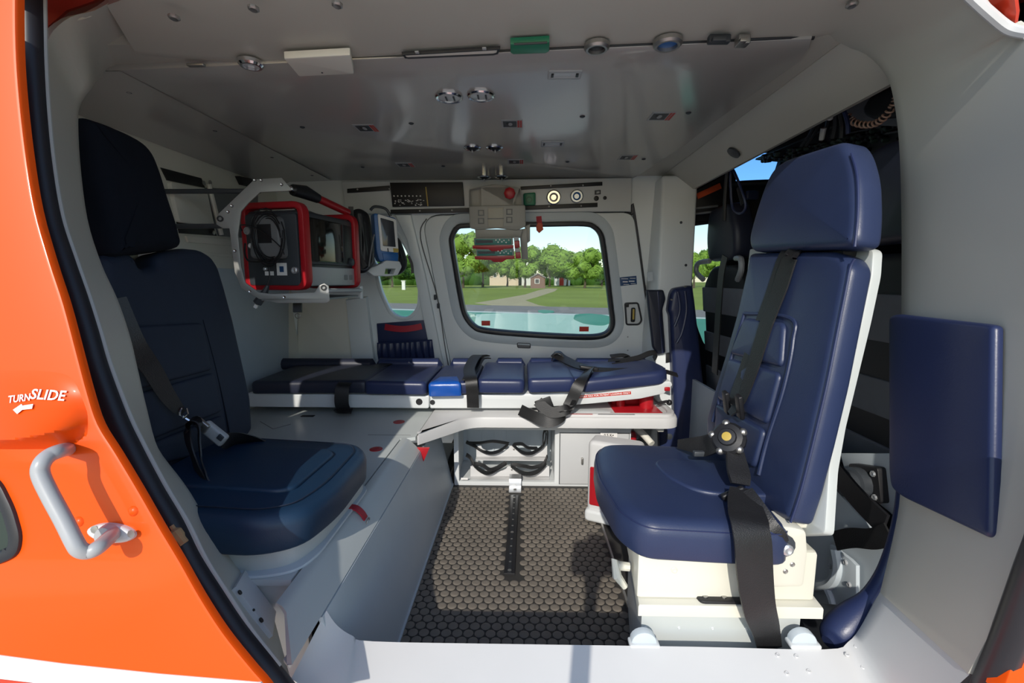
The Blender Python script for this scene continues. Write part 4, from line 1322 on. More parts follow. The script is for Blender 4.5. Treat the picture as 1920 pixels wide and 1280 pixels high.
# raised lumbar panels with grooves between them
prow = [((258, 612), (372, 606), (392, 694), (285, 722)), ((287, 729), (394, 699), (410, 772), (310, 812)), ((312, 818), (412, 778), (424, 838), (330, 862))]
ext = .02
for q in prow:
    a, b_, c, d = [lbu(*p) for p in q]
    a = a + (a - b_).normalized() * ext * 3
    d = d + (d - c).normalized() * ext * 3
    obj(MB().cushion(LB, rounded(ccw([a, b_, c, d]), .012, 3), -.004, .012, .007, .002), 'lumbar_panel', M['fabric'], back)
for q in ([(378, 600), (402, 690), (424, 790), (432, 846)],):
    obj(MB().tube(crom([LB.w3(lbu(*p), .003) for p in q], 5), .0016, 5), 'seam', M['headcloth'], back)
obj(MB().span((-.96, .90, .31), (-.89, 1.10, .82), b=.015), 'back_shell', M['seatwhite'], ls, label='cream seat back shell')
obj(MB().cushion(LB.off(-.075), [lbu(*p) for p in ((245, 462), (318, 462), (316, 520), (262, 520))], -.02, .0, .004, 0), 'headrest_post', M['seatwhite'], ls)
HB = LB.off(.030)
hl = [HB.uv(*p) for p in [(352, 462), (340, 415), (325, 370), (312, 325), (298, 288), (278, 262), (248, 245), (205, 226), (165, 212)]]
hl += [HB.w2((-.85, .915, 1.10)), HB.w2((-.79, .90, .875))]
hd_ = obj(MB().cushion(HB, rounded(ccw(hl), .016, 3), -.100, 0, .030, .006, rb=.02), 'headrest', M['headcloth'], ls, label='tall dark cloth headrest')
# pale catch plate seen through the slot
# harness
def hs_(name, pts, w, wd, par=ls, t=.0026, m='web', label=None, sm=6):
    return obj(MB().strap(pts, w, wd, t, sm), name, M[m], par, label=label)


hb = hs_('shoulder_belt', [aY(215, 560, .84), aY(250, 640, .85), aY(285, 692, .88), aY(310, 735, .90), aY(330, 762, .915), aY(343, 774, .925)], [.036, .036, .034, .030, .024, .016], V((.3, .45, .5)))
obj(MB().tube([aY(*p) for p in [(337, 772, .915), (341, 764, .92), (350, 766, .92), (353, 776, .915), (344, 783, .91), (337, 779, .915), (337, 772, .915)]], .0022, 6, False).tube([aY(343, 781, .915), aY(369, 797, .92)], .003, 6), 'hook', M['chrome'], hb)
obj(MB().box(aY(377, 796, .925), (.034, .010, .022), rot=Matrix.Rotation(.7, 3, 'Y'), b=.003), 'tongue', M['steel'], hb)
bk = obj(MB().box(aY(402, 812, .935), (.058, .016, .030), rot=Matrix.Rotation(.72, 3, 'Y'), b=.006), 'buckle', M['handle'], hb)
obj(MB().box(aY(413, 820, .925), (.012, .004, .012), rot=Matrix.Rotation(.72, 3, 'Y'), b=.001), 'buckle_button', M['darkgrey'], hb)
hs_('lap_belt', [aY(418, 826, .95), aY(440, 826, 1.00), aY(470, 828, 1.06), aY(498, 835, 1.10)], [.030, .045, .052, .050], [V((-.2, .5, -1)), V((-.5, .6, -.8)), V((-.7, .5, -.5)), V((-.7, .5, -.4))])
hs_('lap_belt', [aY(352, 800, .90), aY(362, 791, .90), aY(372, 800, .895), aY(374, 830, .88), aY(378, 862, .87), aY(388, 892, .85), aY(394, 918, .835), aY(372, 942, .80)], [.040] * 6 + [.036, .03], V((.6, -.7, 0)), sm=6)
hs_('lap_belt', [aY(350, 800, .905), aY(355, 832, .88), aY(366, 868, .865), aY(378, 905, .84), aY(370, 930, .82)], .036, V((.7, -.6, 0)))

# ================================================================== navy leather seat (facing aft, beside the cockpit)
rs_ = thing('passenger_seat.001', (.35, .92, 0), 'navy leather seat on a cream pedestal box with its harness hanging over the cushion edge', 'seat', 'cabin seats')
RB = PL((.455, .92, .40), (-1, 0, .18))


def ru(px, py):
    return RB.uv(px, py)


def rw(y, z):
    return RB.w2((.455 + .18 * (z - .40), y, z))


SY0, SY1 = .735, 1.10
CR = PL((.33, .92, .345), (0.03, 0, 1), up=(0, 1, 0))


def crw(x, y):
    return CR.w2((x, y, .345))


cr_l = [crw(x, y) for x, y in [(.170, SY1 - .05), (.195, SY1 + .005), (.26, SY1 + .015), (.50, SY1 + .01), (.455, SY0 - .012), (.34, SY0 - .014), (.205, SY0 - .01), (.172, SY0 + .045), (.158, .92)]]
rc_ = obj(MB().cushion(CR, rounded(ccw(cr_l), .028, 5), 0, .072, .028, .008, rb=.010), 'seat_cushion', M['leather'], rs_)
pl_in = rounded([crw(x, y) for x, y in [(.50, .985), (.31, .985), (.285, .96), (.29, .89), (.325, .835), (.36, .82), (.50, .82)]], .03, 4)
obj(MB().cushion(CR, pl_in, .064, .0835, .006, .003), 'cushion_panel', M['leather'], rc_)
sm_ = [CR.w3(q, .058) for q in inset(rounded(ccw(cr_l), .028, 5), .003)]
obj(MB().tube(sm_ + [sm_[0]], .0012, 5, False), 'seam', M['leather2'], rc_)

rb_px = [(1404, 473), (1394, 520), (1378, 590), (1357, 665), (1336, 735), (1322, 785), (1322, 830), (1336, 870)]
rb_l = [ru(*p) for p in rb_px] + [rw(.97, .395), rw(.80, .395)] + [ru(*p) for p in [(1478, 978), (1497, 920), (1520, 830), (1546, 720), (1566, 620), (1582, 540), (1590, 500), (1580, 480), (1555, 470), (1480, 470)]]
rbk = obj(MB().cushion(RB, rounded(ccw(rb_l), .010, 3), -.046, 0, .016, .004, rb=.012), 'backrest', M['leather'], rs_)
edge = [RB.w3(q, -.004) for q in [ru(*p) for p in [(1478, 978), (1497, 920), (1520, 830), (1546, 720), (1566, 620), (1582, 540), (1590, 500), (1598, 484)]]]
obj(MB().tube(crom(edge, 6), .0024, 6), 'piping', M['leather2'], rbk)
# lumbar panels in the middle of the backrest
lp = [[(1402, 596), (1478, 606), (1472, 690), (1374, 664)], [(1372, 672), (1470, 700), (1444, 798), (1350, 748)], [(1348, 756), (1440, 806), (1420, 880), (1345, 830)]]
for q in lp:
    obj(MB().cushion(RB, rounded(ccw([ru(*p) for p in q]), [.016] * 4, 4), -.006, .010, .008, .002), 'lumbar_panel', M['leather'], rbk)
rib_l = [ru(*p) for p in [(1398, 588), (1484, 597), (1490, 640), (1472, 730), (1440, 830), (1425, 890)]]
obj(MB().tube(crom([RB.w3(q, .002) for q in rib_l], 6), .0045, 8), 'seam_roll', M['leather'], rbk)
rib_2 = [ru(*p) for p in [(1398, 588), (1382, 640), (1362, 710), (1338, 790)]]
obj(MB().tube(crom([RB.w3(q, .002) for q in rib_2], 6), .0045, 8), 'seam_roll', M['leather'], rbk)
# shell behind the cushion, flaring to cream side plates low down
SHP = RB.off(-.048)
sh_l = [SHP.uv(*p) for p in [(1405, 466), (1628, 464), (1637, 470), (1634, 515), (1616, 600), (1592, 700), (1568, 800), (1554, 880), (1546, 1000)]] + [SHP.w2((.47, .80, .36)), SHP.w2((.47, 1.09, .36))] + [SHP.uv(*p) for p in [(1345, 780), (1385, 640)]]
shl = obj(MB().plate(SHP, rounded(ccw(sh_l), .008, 3), -.016, 0, b=.004), 'back_shell', M['bench'], rs_, label='cream seat back shell')  # shade on the cream shell put into a duller grey green
SD = PL((.5, .765, .5), (0, -1, 0))
sd_l = [SD.uv(*p) for p in [(1580, 800), (1568, 862), (1552, 1000), (1526, 1004), (1520, 990), (1490, 990), (1484, 965), (1520, 925), (1552, 870)]]
obj(MB().plate(SD, ccw(sd_l), -.012, .0, b=.002), 'side_plate', M['seatwhite'], rs_, label='cream side plate of the seat back')
obj(MB().tube([SD.w3(SD.uv(*p), .001) for p in [(1548, 884), (1530, 970)]], .0018, 5), 'plate_slot', M['darkgrey'], rs_)
# headrest
HR = RB.off(.012)
hr_l = [HR.uv(*p) for p in [(1404, 470), (1401, 448), (1412, 405), (1430, 350), (1446, 316), (1466, 299), (1500, 287), (1545, 272), (1578, 262), (1592, 285), (1603, 330), (1604, 400), (1598, 462)]]
hrs = obj(MB().cushion(HR, rounded(ccw(hr_l), .024, 4), -.052, 0, .016, .006, rb=.014), 'headrest', M['leather'], rs_)
obj(MB().tube(crom([HR.w3(HR.uv(*p), -.004) for p in [(1598, 462), (1604, 400), (1603, 330), (1592, 287)]], 5), .0022, 6), 'piping', M['leather2'], hrs)
obj(MB().span((.565, .83, .80), (.59, 1.02, .92)), 'headrest_bracket', M['black'], rs_)
gl = [aY(*p) for p in [(1645, 446, .86), (1672, 440, .86), (1688, 450, .86), (1684, 474, .86), (1668, 488, .86), (1656, 488, .87)]]
# pedestal: cream box, ledge, lower riveted box
PBX = PL((.35, .9, 0), (0, 0, 1), up=(0, 1, 0))
obj(MB().plate(PBX, rounded(ccw([PBX.w2((x, y, 0)) for x, y in [(.205, .752), (.52, .752), (.52, 1.09), (.245, 1.09)]]), .008, 2), .262, .352, b=.006), 'pedestal_box', M['seatwhite'], rs_)
CK = PL((.5, .742, .35), (0, -1, 0))
ck_l = [CK.uv(*p) for p in [(1425, 985), (1480, 985), (1510, 992), (1513, 1036), (1505, 1098), (1440, 1100), (1425, 1035)]]
ckp = obj(MB().plate(CK, rounded(ccw(ck_l), .008, 3), -.05, .004, b=.005), 'side_cheek', M['seatwhite'], rs_)
screws('rivet', ckp, [CK.w3(CK.uv(*p), .004) for p in [(1483, 1055), (1470, 1068)]], CK.n, .0045, M['steel'], .002, 8)
screws('rivet', ckp, [V((.27, .752, .315))], (0, -1, 0), .006, M['seatwhite'], .002, 8)
LG = PL((.35, .9, .238), (0, 0, 1), up=(0, 1, 0))
lg_l = [LG.w2((x, y, .238)) for x, y in [(.205, .735), (.525, .735), (.560, 1.10), (.255, 1.10)]]
obj(MB().plate(LG, ccw(lg_l), 0, .022, b=.004), 'ledge', M['seatwhite'], rs_)
obj(MB().plate(LG, rounded([LG.w2((x, y, .238)) for x, y in [(.315, .739), (.40, .739), (.40, .765), (.31, .765)]], .008, 3), .021, .027, b=.002), 'track_end', M['black'], rs_)
for x in (.327, .36):
    obj(MB().lathe((x, .752, .265), (0, 0, 1), [(.005, -.001), (.005, .0015), (.002, .002)], 8), 'stud', M['steel'], rs_)
lowb = obj(MB().plate(PBX, ccw([PBX.w2((x, y, 0)) for x, y in [(.217, .755), (.50, .755), (.50, 1.09), (.274, 1.09)]]), 0, .238, b=.002), 'lower_box', M['bench'], rs_)
screws('rivet', lowb, [V((.225 + .03 * i, .755, .155 if i % 2 else .20)) for i in range(10)] + [V((.485, .755, .08 + .03 * i)) for i in range(4)], (0, -1, 0), .0032, M['white'], .0015, 6)
obj(MB().span((.331, .7525, .125), (.352, .757, .16), b=.001), 'slot', M['black'], lowb)
obj(MB().span((.215, .753, .148), (.415, .7555, .151)), 'panel_joint', M['white'], lowb)
lv = [aY(*p) for p in [(1180, 1062, .80), (1160, 1060, .80), (1152, 1048, .80), (1157, 1080, .79), (1172, 1100, .79)]]
obj(MB().tube(lv, [.008, .009, .006, .009, .006], 8), 'lever', M['seatwhite'], rs_)
# harness
WB = RB.off(.012)


def wb(px, py, w=.012):
    return RB.w3(ru(px, py), w)


sw = V((0, 1, .15))
s1 = obj(MB().strap([wb(1500, 470, -.002), wb(1488, 482, .006), wb(1470, 540, .008), wb(1448, 610, .013), wb(1424, 690, .014), wb(1404, 750, .016), wb(1392, 780, .028)], [.046, .048, .048, .046, .042, .032, .020], sw, .003), 'shoulder_strap', M['web'], rs_)
obj(MB().strap([wb(1480, 470, -.006), wb(1472, 482, .001), wb(1448, 560, .004), wb(1422, 640, .008), wb(1400, 710, .010), wb(1388, 760, .022)], [.044] * 5 + [.022], sw, .003), 'shoulder_strap', M['web'], rs_)
for (x, y) in ((1382, 758), (1408, 766)):
    obj(MB().box(wb(x, y, .024), (.010, .020, .055), rot=Matrix.Rotation(-.25, 3, 'Y') @ Matrix.Rotation(.2, 3, 'X'), b=.003), 'strap_tongue', M['black'], s1)
bc_ = aY(1366, 822, .885)
bn = V((-.55, -.65, .5)).normalized()
bku = obj(MB().lathe(bc_, bn, [(.030, -.012), (.033, -.004), (.033, .004), (.028, .010), (.018, .012), (.016, .016), (.008, .017)], 16), 'buckle', M['black'], rs_)
obj(MB().lathe(bc_ + bn * .0165, bn, [(.009, -.001), (.009, .0012), (.007, .0016)], 14), 'buckle_badge', M['yellow'], bku)
for a in range(5):
    d = bn.orthogonal().normalized()
    d = Matrix.Rotation(a * 2 * math.pi / 5 + .3, 3, bn) @ d
    obj(MB().sphere(bc_ + d * .030 + bn * .004, .008, 8, 6), 'buckle_lug', M['steel'], bku)
obj(MB().strap([aY(1352, 826, .89), aY(1335, 832, .93), aY(1318, 836, .96), aY(1300, 834, 1.0), aY(1272, 832, 1.06)], [.040, .044, .044, .034, .02], V((.15, .3, 1)), .005), 'lap_strap', M['web'], rs_)
obj(MB().box(aY(1313, 850, .95), (.03, .012, .012), b=.003), 'adjuster', M['darkgrey'], rs_)
obj(MB().strap([aY(1378, 846, .87), aY(1382, 870, .85), aY(1386, 892, .83), aY(1388, 908, .82)], [.034, .040, .042, .036], V((1, .3, .1)), .006), 'lap_strap', M['web'], rs_)
obj(MB().box(aY(1374, 924, .80), (.044, .012, .012), rot=Matrix.Rotation(-.45, 3, 'Y'), b=.004), 'adjuster', M['black'], rs_)
obj(MB().strap([aY(1388, 915, .80), aY(1394, 935, .775), aY(1400, 960, .745), aY(1406, 985, .718), aY(1412, 1020, .706), aY(1416, 1080, .705), aY(1424, 1140, .706), aY(1436, 1180, .72), aY(1444, 1218, .735)], [.036, .052, .060, .062, .064, .062, .056, .048, .042], V((1, .12, .05)), .0035), 'hanging_strap', M['web'], rs_)
obj(MB().strap([aY(1400, 920, .79), aY(1420, 950, .76), aY(1438, 985, .735), aY(1455, 1008, .728), aY(1466, 1020, .730)], [.022, .026, .034, .036, .026], V((1, 0, .6)), .005), 'anchor_strap', M['web'], rs_)
an = aY(1474, 1028, .733)
obj(MB().lathe(an + V((-.004, .004, .003)), (0, -1, 0), [(.021, -.006), (.021, .002), (.014, .003)], 14), 'anchor_plate', M['darkgrey'], rs_)
obj(MB().lathe(an, (0, -1, 0), [(.010, .0), (.010, .006), (.006, .008), (.003, .006)], 10), 'anchor_bolt', M['alu'], rs_)

# ================================================================== monitor bracket and the red patient monitor
BRP = PL(aY(500, 450, 1.40), (.25, -1, 0))           # near side plate of the bracket, square to the aft bulkhead
br = thing('monitor_bracket', tuple(aY(540, 560, 1.45)), 'riveted grey aluminium bracket holding the red patient monitor', 'bracket')
ring = [(477, 336), (528, 333), (548, 356), (540, 358), (488, 360), (466, 380), (452, 396), (446, 440), (452, 500), (460, 530), (485, 548), (510, 551), (590, 548), (598, 535), (608, 531), (616, 536), (618, 564), (612, 568), (520, 568), (485, 560), (452, 540), (440, 510), (430, 428), (418, 428), (405, 420), (410, 400)]
side_pl = obj(MB().plate(BRP, ccw(BRP.uvs(ring)), -.006, 0, b=.001), 'side_plate', M['bracket'], br)
screws('rivet', side_pl, [BRP.at(*p) for p in [(478, 338), (490, 338), (528, 346), (435, 386), (428, 397), (441, 470), (469, 546), (533, 557)]], BRP.n, .005, M['chrome'], .003, 8)
for p in ((413, 410), (607, 539)):
    obj(MB().lathe(BRP.at(*p), BRP.n, [(.009, -.001), (.009, .003), (.005, .003), (.005, -.0005)], 12), 'pivot_hole', M['black'], side_pl)
# mounting arms back to the aft bulkhead, and base rails running inboard
a0, a1 = BRP.at(470, 352), BRP.at(415, 420)
obj(MB().box((a0 + V((-1.115, a0.y + .04, a0.z))) / 2 + V((0, .03, 0)), (abs(a0.x + 1.115), .012, .014), b=.003), 'wall_arm', M['darkgrey'], br)
obj(MB().box((a1 + V((-1.115, a1.y + .04, a1.z))) / 2 + V((0, .03, 0)), (abs(a1.x + 1.115), .012, .014), b=.003), 'wall_arm', M['darkgrey'], br)
MD = V((.30, 1.0, 0)).normalized()                 # direction the monitor runs, away from the door
t0 = BRP.at(612, 545)
t1 = aY(676, 544, 1.76)
obj(MB().tube([t0, t1], .008, 10), 'cross_tube', M['handle'], br)
obj(MB().box(t1 + V((0, .004, -.008)), (.012, .016, .05), b=.004), 'tube_end', M['white'], br)
tray_m = [BRP.at(490, 556), BRP.at(612, 560), aY(672, 555, 1.74), aY(600, 552, 1.80)]
pl = PL(tray_m[0], (0, 0, 1), up=(0, 1, 0))
obj(MB().plate(pl, ccw([pl.w2(q) for q in tray_m]), -.012, -.006, b=.001), 'base_plate', M['grey'], br)

# monitor: axes run along its near side face (S) and its screen face (F)
def quad_panel(pts, th, name, m, par, label=None, r=.0, b=.002, back=0.0):
    """Panel through three/four 3D points, raised th towards the camera side."""
    n = (pts[1] - pts[0]).cross(pts[-1] - pts[0])
    if n.dot(EYE - pts[0]) < 0:
        n = -n
    pl_ = PL(pts[0], n)
    l = ccw([pl_.w2(q) for q in pts])
    if r:
        l = rounded(l, r, 4)
    return obj(MB().plate(pl_, l, back, th, b=b), name, M[m] if isinstance(m, str) else m, par, label=label), pl_


mon = thing('patient_monitor', tuple(aY(560, 545, 1.5)), 'red and black patient monitor with a dark screen and coiled leads on its end', 'monitor')
yn = 1.425
nA, nB = aY(446, 460, yn - .03), aY(566, 460, yn)          # near end, top corners region
fB = aY(668, 460, 1.735)                                  # far end of the screen face
zb_, zt_ = aY(560, 541, yn).z, aY(560, 382, yn).z
# body block
MBODY = PL(V((nB.x, nB.y, zb_)), (nB.y * 0 + (fB - nB).y, -(fB - nB).x, 0))
if MBODY.n.dot(EYE - MBODY.p) < 0:
    MBODY = PL(MBODY.p, -MBODY.n)
Lm = (V((fB.x, fB.y, 0)) - V((nB.x, nB.y, 0))).length
Dm = 0.205
hm = zt_ - zb_
ux = 1 if (MBODY.w2(V((fB.x, fB.y, zb_))).x > 0) else -1


def mu(t, h):
    return V((ux * Lm * t, hm * h))


obj(MB().plate(MBODY, rounded(ccw([mu(.03, .02), mu(.97, .02), mu(.97, .95), mu(.03, .95)]), .02, 4), -Dm, -.012, b=.008), 'body', M['darkgrey'], mon)
obj(MB().plate(MBODY, rounded(ccw([mu(.10, .30), mu(.93, .30), mu(.93, .93), mu(.10, .93)]), .012, 4), -.016, -.002, b=.004), 'screen_bezel', M['darkgrey'], mon)
obj(MB().plate(MBODY, rounded(ccw([mu(.12, .33), mu(.72, .33), mu(.72, .87), mu(.12, .87)]), .004, 2), -.004, .000, b=.001), 'screen', M['screen'], mon, label='dark reflective screen')
obj(MB().plate(MBODY, ccw([mu(.75, .34), mu(.90, .34), mu(.90, .86), mu(.75, .86)]), -.004, .0005, b=.001), 'key_panel', M['black'], mon)
kp = obj(MB().lathe(MBODY.w3(mu(.86, .36), 0), MBODY.n, [(.014, -.002), (.014, .008), (.011, .010)], 14), 'control_knob', M['darkgrey'], mon)
obj(MB().plate(MBODY, rounded(ccw([mu(.08, .03), mu(.96, .03), mu(.96, .27), mu(.08, .27)]), .006, 3), -.016, -.001, b=.003), 'lower_drawer', M['handle'], mon, label='light grey lower front panel')
for (x, y) in ((.72, .14), (.82, .14)):
    obj(MB().plate(MBODY, rounded(ccw([mu(x, y - .035), mu(x + .06, y - .035), mu(x + .06, y + .035), mu(x, y + .035)]), .003, 2), -.002, .001, b=.0005), 'button', M['grey'], mon)
# red bumper frames round both ends
def bumper(tt, wdt, label):
    mb = MB()
    cor = [(.0, -.012, 0.0), (1.0, -.012, 0), (1.0, -Dm - .004, 0), (0, -Dm - .004, 0)]
    P = []
    for h, w in ((-.02, .010), (1.04, .010), (1.04, -Dm - .012), (-.02, -Dm - .012)):
        P.append(V((w, hm * h)))
    l = rounded(P, .04, 5)
    l = ccw(l)
    # section runs across the monitor, so build the ring on a plane square to the long axis
    ax = (V((fB.x, fB.y, 0)) - V((nB.x, nB.y, 0))).normalized()
    c = MBODY.w3(mu(tt, 0))
    pl2 = PL(c, -ax)
    def cv(q):
        p3 = c + MBODY.n * q.x + V((0, 0, q.y))
        return pl2.w2(p3)
    lo = ccw([cv(q) for q in l])
    mb.plate(pl2, lo, -wdt, 0, holes=[inset(lo, .020)], b=.004)
    return obj(mb, 'bumper_frame', M['red'], mon, label=label)


bumper(.0, .030, 'red bumper frame at the lead end')
bumper(.93, .026, 'red bumper frame at the far end')
# near end face with its lead bundle
ax = (V((fB.x, fB.y, 0)) - V((nB.x, nB.y, 0))).normalized()
EP = PL(MBODY.w3(mu(.0, 0)), -ax)
er = EP.w2(MBODY.w3(mu(0, 0), .008)).x
el = EP.w2(MBODY.w3(mu(0, 0), -Dm - .008)).x
e0_, e1_ = min(er, el), max(er, el)


def ep(t, h):
    return V((e0_ + (e1_ - e0_) * t, hm * h))


obj(MB().plate(EP, rounded(rect(*ep(.06, .02), *ep(.90, .90)), .012, 3), -.02, .000, b=.003), 'end_panel', M['darkgrey'], mon)
obj(MB().cushion(EP, rounded(ccw([ep(.20, .36), ep(.74, .36), ep(.70, .86), ep(.28, .88)]), .02, 4), -.002, .030, .010, .003), 'lead_module', M['grey'], mon, label='dark grey lead module')
obj(MB().plate(EP, rect(*ep(.38, .54), *ep(.60, .76)), .030, .034, b=.001), 'module_window', M['black'], mon)
for i in range(5):
    rr = .035 + i * .004
    c = ep(.56, .60)
    pts = [EP.w3((c.x + rr * 1.15 * math.cos(a), c.y + rr * 1.7 * math.sin(a)), .030 + .004 * math.sin(a * 2 + i) + i * .002) for a in [k * math.pi / 10 + i * .3 for k in range(19)]]
    obj(MB().tube(pts, .0022, 6), 'lead_cable', M['black'], mon)
obj(MB().tube(crom([EP.w3(ep(.05, .70), .012), EP.w3(ep(.12, .76), .03), EP.w3(ep(.45, .70), .044), EP.w3(ep(.75, .50), .04), EP.w3(ep(.80, .40), .036)], 6), .002, 6), 'lead_cable', M['black'], mon)
obj(MB().tube(crom([EP.w3(ep(.08, .55), .01), EP.w3(ep(.10, .42), .02), EP.w3(ep(.22, .33), .032), EP.w3(ep(.50, .33), .036), EP.w3(ep(.62, .36), .036)], 6), .003, 6), 'lead_cable', M['black'], mon)
for (x, y, r, m) in ((.11, .70, .012, 'alu'), (.15, .52, .008, 'print'), (.84, .22, .011, 'alu'), (.36, .24, .006, 'alu')):
    obj(MB().lathe(EP.w3(ep(x, y), 0), EP.n, [(r, -.002), (r, .008), (r * .6, .010), (r * .5, .006)], 12), 'socket', M[m], mon)
st_l = obj(MB().plate(EP, rect(*ep(.54, .16), *ep(.70, .31)), 0, .002, b=0), 'port_label', M['print'], mon, label='white port label with a blue square')
obj(MB().plate(EP, rect(*ep(.59, .20), *ep(.655, .27)), .002, .003, b=0), 'label_square', M['bluelabel'], st_l)
obj(MB().plate(EP, rect(*ep(.34, .16), *ep(.48, .21)), 0, .002, b=0), 'port_label', M['print'], mon)
# hanging plug
obj(MB().tube(crom([EP.w3(ep(.50, .32), .03), EP.w3(ep(.52, .16), .03), EP.w3(ep(.48, .03), .035)], 5), .0022, 6), 'lead_cable', M['black'], mon)
pq = EP.w3(ep(.40, -.06), .038)
obj(MB().tube([EP.w3(ep(.50, .04), .035), EP.w3(ep(.44, -.06), .038), EP.w3(ep(.33, -.17), .040)], [.005, .012, .014], 8), 'hanging_plug', M['darkgrey'], mon)
obj(MB().box(EP.w3(ep(.30, -.21), .040), (.010, .010, .014), rot=Matrix.Rotation(.5, 3, 'Y'), b=.002), 'plug_tip', M['print'], mon)
# carrying handle above: black arm with red grip
h0, h1, h2 = aY(549, 356, 1.48), aY(596, 372, 1.58), aY(652, 398, 1.74)
obj(MB().tube([h0, h0.lerp(h1, .5) + V((0, 0, .006)), h1], [.018, .022, .016], 10), 'handle_arm', M['black'], mon)
obj(MB().tube([h1, h2], .0135, 12), 'grip', M['red'], mon, label='red carrying grip')
obj(MB().tube([h2, aY(655, 412, 1.76)], [.012, .016], 8), 'handle_arm', M['black'], mon)
obj(MB().lathe(h0, (-.3, -1, .2), [(.010, -.004), (.010, .012), (.006, .016)], 10), 'handle_bolt', M['chrome'], mon)
obj(MB().lathe(h1 + V((0, -.02, .004)), (0, -1, .2), [(.006, -.004), (.006, .003), (.003, .005)], 10), 'handle_bolt', M['chrome'], mon)
obj(MB().tube([aY(552, 388, 1.45), aY(640, 422, 1.70)], .007, 8), 'top_rail', M['grey'], mon)
# black buckle dangling below the bracket
dg = thing('hanging_clip', tuple(aY(558, 592, 1.45)), 'black webbing clip with a small ring hanging under the monitor bracket', 'clip')
obj(MB().strap([aY(558, 556, 1.46), aY(558, 572, 1.455), aY(558, 585, 1.45)], .026, V((1, .2, 0)), .010), 'webbing', M['web'], dg)
rc = aY(558, 592, 1.448)
obj(MB().tube([rc + V((.008 * math.cos(a), 0, .008 * math.sin(a))) for a in [i * math.pi / 6 for i in range(13)]], .0015, 6, False), 'ring', M['steel'], dg)

# black soft bag beside the red monitor
bg = thing('equipment_bag', tuple(aY(690, 505, 1.85)), 'black soft equipment bag with a white tag between the two monitors', 'bag')
BG = PL(aY(690, 450, 1.80), (.55, -1, 0))
bgl = rounded(ccw(BG.uvs([(662, 392), (676, 388), (694, 398), (699, 425), (705, 470), (705, 495), (688, 512), (672, 512), (664, 470)])), .02, 4)
obj(MB().cushion(BG, bgl, -.08, 0, .03, .010, rb=.02), 'bag_body', M['black'], bg)
obj(MB().tube(crom([BG.w3(q, .004) for q in inset(bgl, .012)[2:22]], 2), .003, 6), 'zip_piping', M['darkgrey'], bg)
q = BG.uv(663, 438)
obj(MB().box(BG.w3(q, .012) + V((0, -.01, 0)), (.022, .006, .040), rot=Matrix.Rotation(-.2, 3, 'Y'), b=.001), 'white_tag', M['print'], bg, label='white paper tag')
obj(MB().strap([BG.w3(BG.uv(657, 388), .01), BG.w3(BG.uv(660, 430), .014), BG.w3(BG.uv(668, 470), .012), BG.w3(BG.uv(684, 500), .01)], .018, V((1, .2, 0)), .004), 'carry_strap', M['web'], bg)
obj(MB().tube(crom([BG.w3(BG.uv(700, 440), .02), BG.w3(BG.uv(694, 470), .022), BG.w3(BG.uv(690, 500), .02)], 4), .003, 6), 'grey_cord', M['grey'], bg)

# small blue and white monitor on its bracket
sm = thing('compact_monitor', tuple(aY(728, 512, 1.93)), 'small blue and white monitor on a pale clamp above the quarter window', 'monitor')
SMP = PL(aY(728, 450, 1.92), (.62, -1, 0))
sl_ = rounded(ccw(SMP.uvs([(701, 398), (744, 408), (748, 480), (746, 491), (712, 490), (706, 470)])), .012, 3)
obj(MB().plate(SMP, sl_, -.06, -.006, b=.006), 'body', M['blue'], sm, label='blue monitor housing')
fl = rounded(ccw(SMP.uvs([(708, 400), (743, 411), (748, 474), (714, 470)])), .008, 3)
obj(MB().plate(SMP, fl, -.008, .000, b=.003), 'front_panel', M['print'], sm, label='white front panel')
obj(MB().plate(SMP, rounded(ccw(SMP.uvs([(713, 408), (738, 415), (742, 463), (718, 461)])), .003, 2), -.002, .0012, b=.0005), 'screen', M['screen2'], sm, label='grey screen')
obj(MB().plate(SMP, ccw(SMP.uvs([(717, 474), (747, 478), (746, 490), (720, 488)])), -.004, .0006, b=.0005), 'lower_panel', M['blue'], sm)
obj(MB().plate(SMP, ccw(SMP.uvs([(737, 465), (747, 466), (747, 473), (738, 473)])), -.002, .0012, b=0), 'key_row', M['yellow'], sm, label='pale orange key row')
obj(MB().plate(SMP, ccw(SMP.uvs([(726, 465), (728, 465), (729, 472), (727, 472)])), -.002, .0012, b=0), 'figure_mark', M['darkprint'], sm)
obj(MB().tube(crom([SMP.w3(SMP.uv(698, 392), -.03), SMP.w3(SMP.uv(705, 386), -.02), SMP.w3(SMP.uv(725, 390), -.02), SMP.w3(SMP.uv(735, 404), -.02)], 5), .006, 8), 'carry_handle', M['darkgrey'], sm)
cl_ = [(684, 506), (714, 494), (722, 488), (748, 490), (752, 500), (744, 516), (722, 518), (712, 517), (700, 518)]
obj(MB().plate(SMP, rounded(ccw(SMP.uvs(cl_)), .006, 3), -.05, .014, holes=[ccw(SMP.uvs([(722, 503), (740, 504), (736, 514), (720, 513)]))], b=.004), 'clamp', M['white'], sm, label='pale clamp bracket')
obj(MB().cyl(SMP.w3(SMP.uv(715, 506), -.05), FW.at(705, 500), .02, n=10), 'clamp_arm', M['white'], sm)
bg2 = thing('equipment_bag.001', tuple(aY(757, 515, 2.02)), 'dark rounded bag hanging behind the small blue monitor', 'bag')
B2 = PL(aY(757, 460, 2.02), (.75, -1, 0))
b2l = rounded(ccw(B2.uvs([(744, 440), (754, 448), (762, 470), (768, 490), (764, 506), (752, 516), (738, 516), (738, 450)])), .02, 4)
obj(MB().cushion(B2, b2l, -.09, 0, .025, .01, rb=.02), 'bag_body', M['black'], bg2)
obj(MB().strap([B2.w3(B2.uv(764, 480), .01), B2.w3(B2.uv(770, 495), .012), B2.w3(B2.uv(772, 512), .010)], .012, V((1, .2, 0)), .004), 'tail_strap', M['web'], bg2)

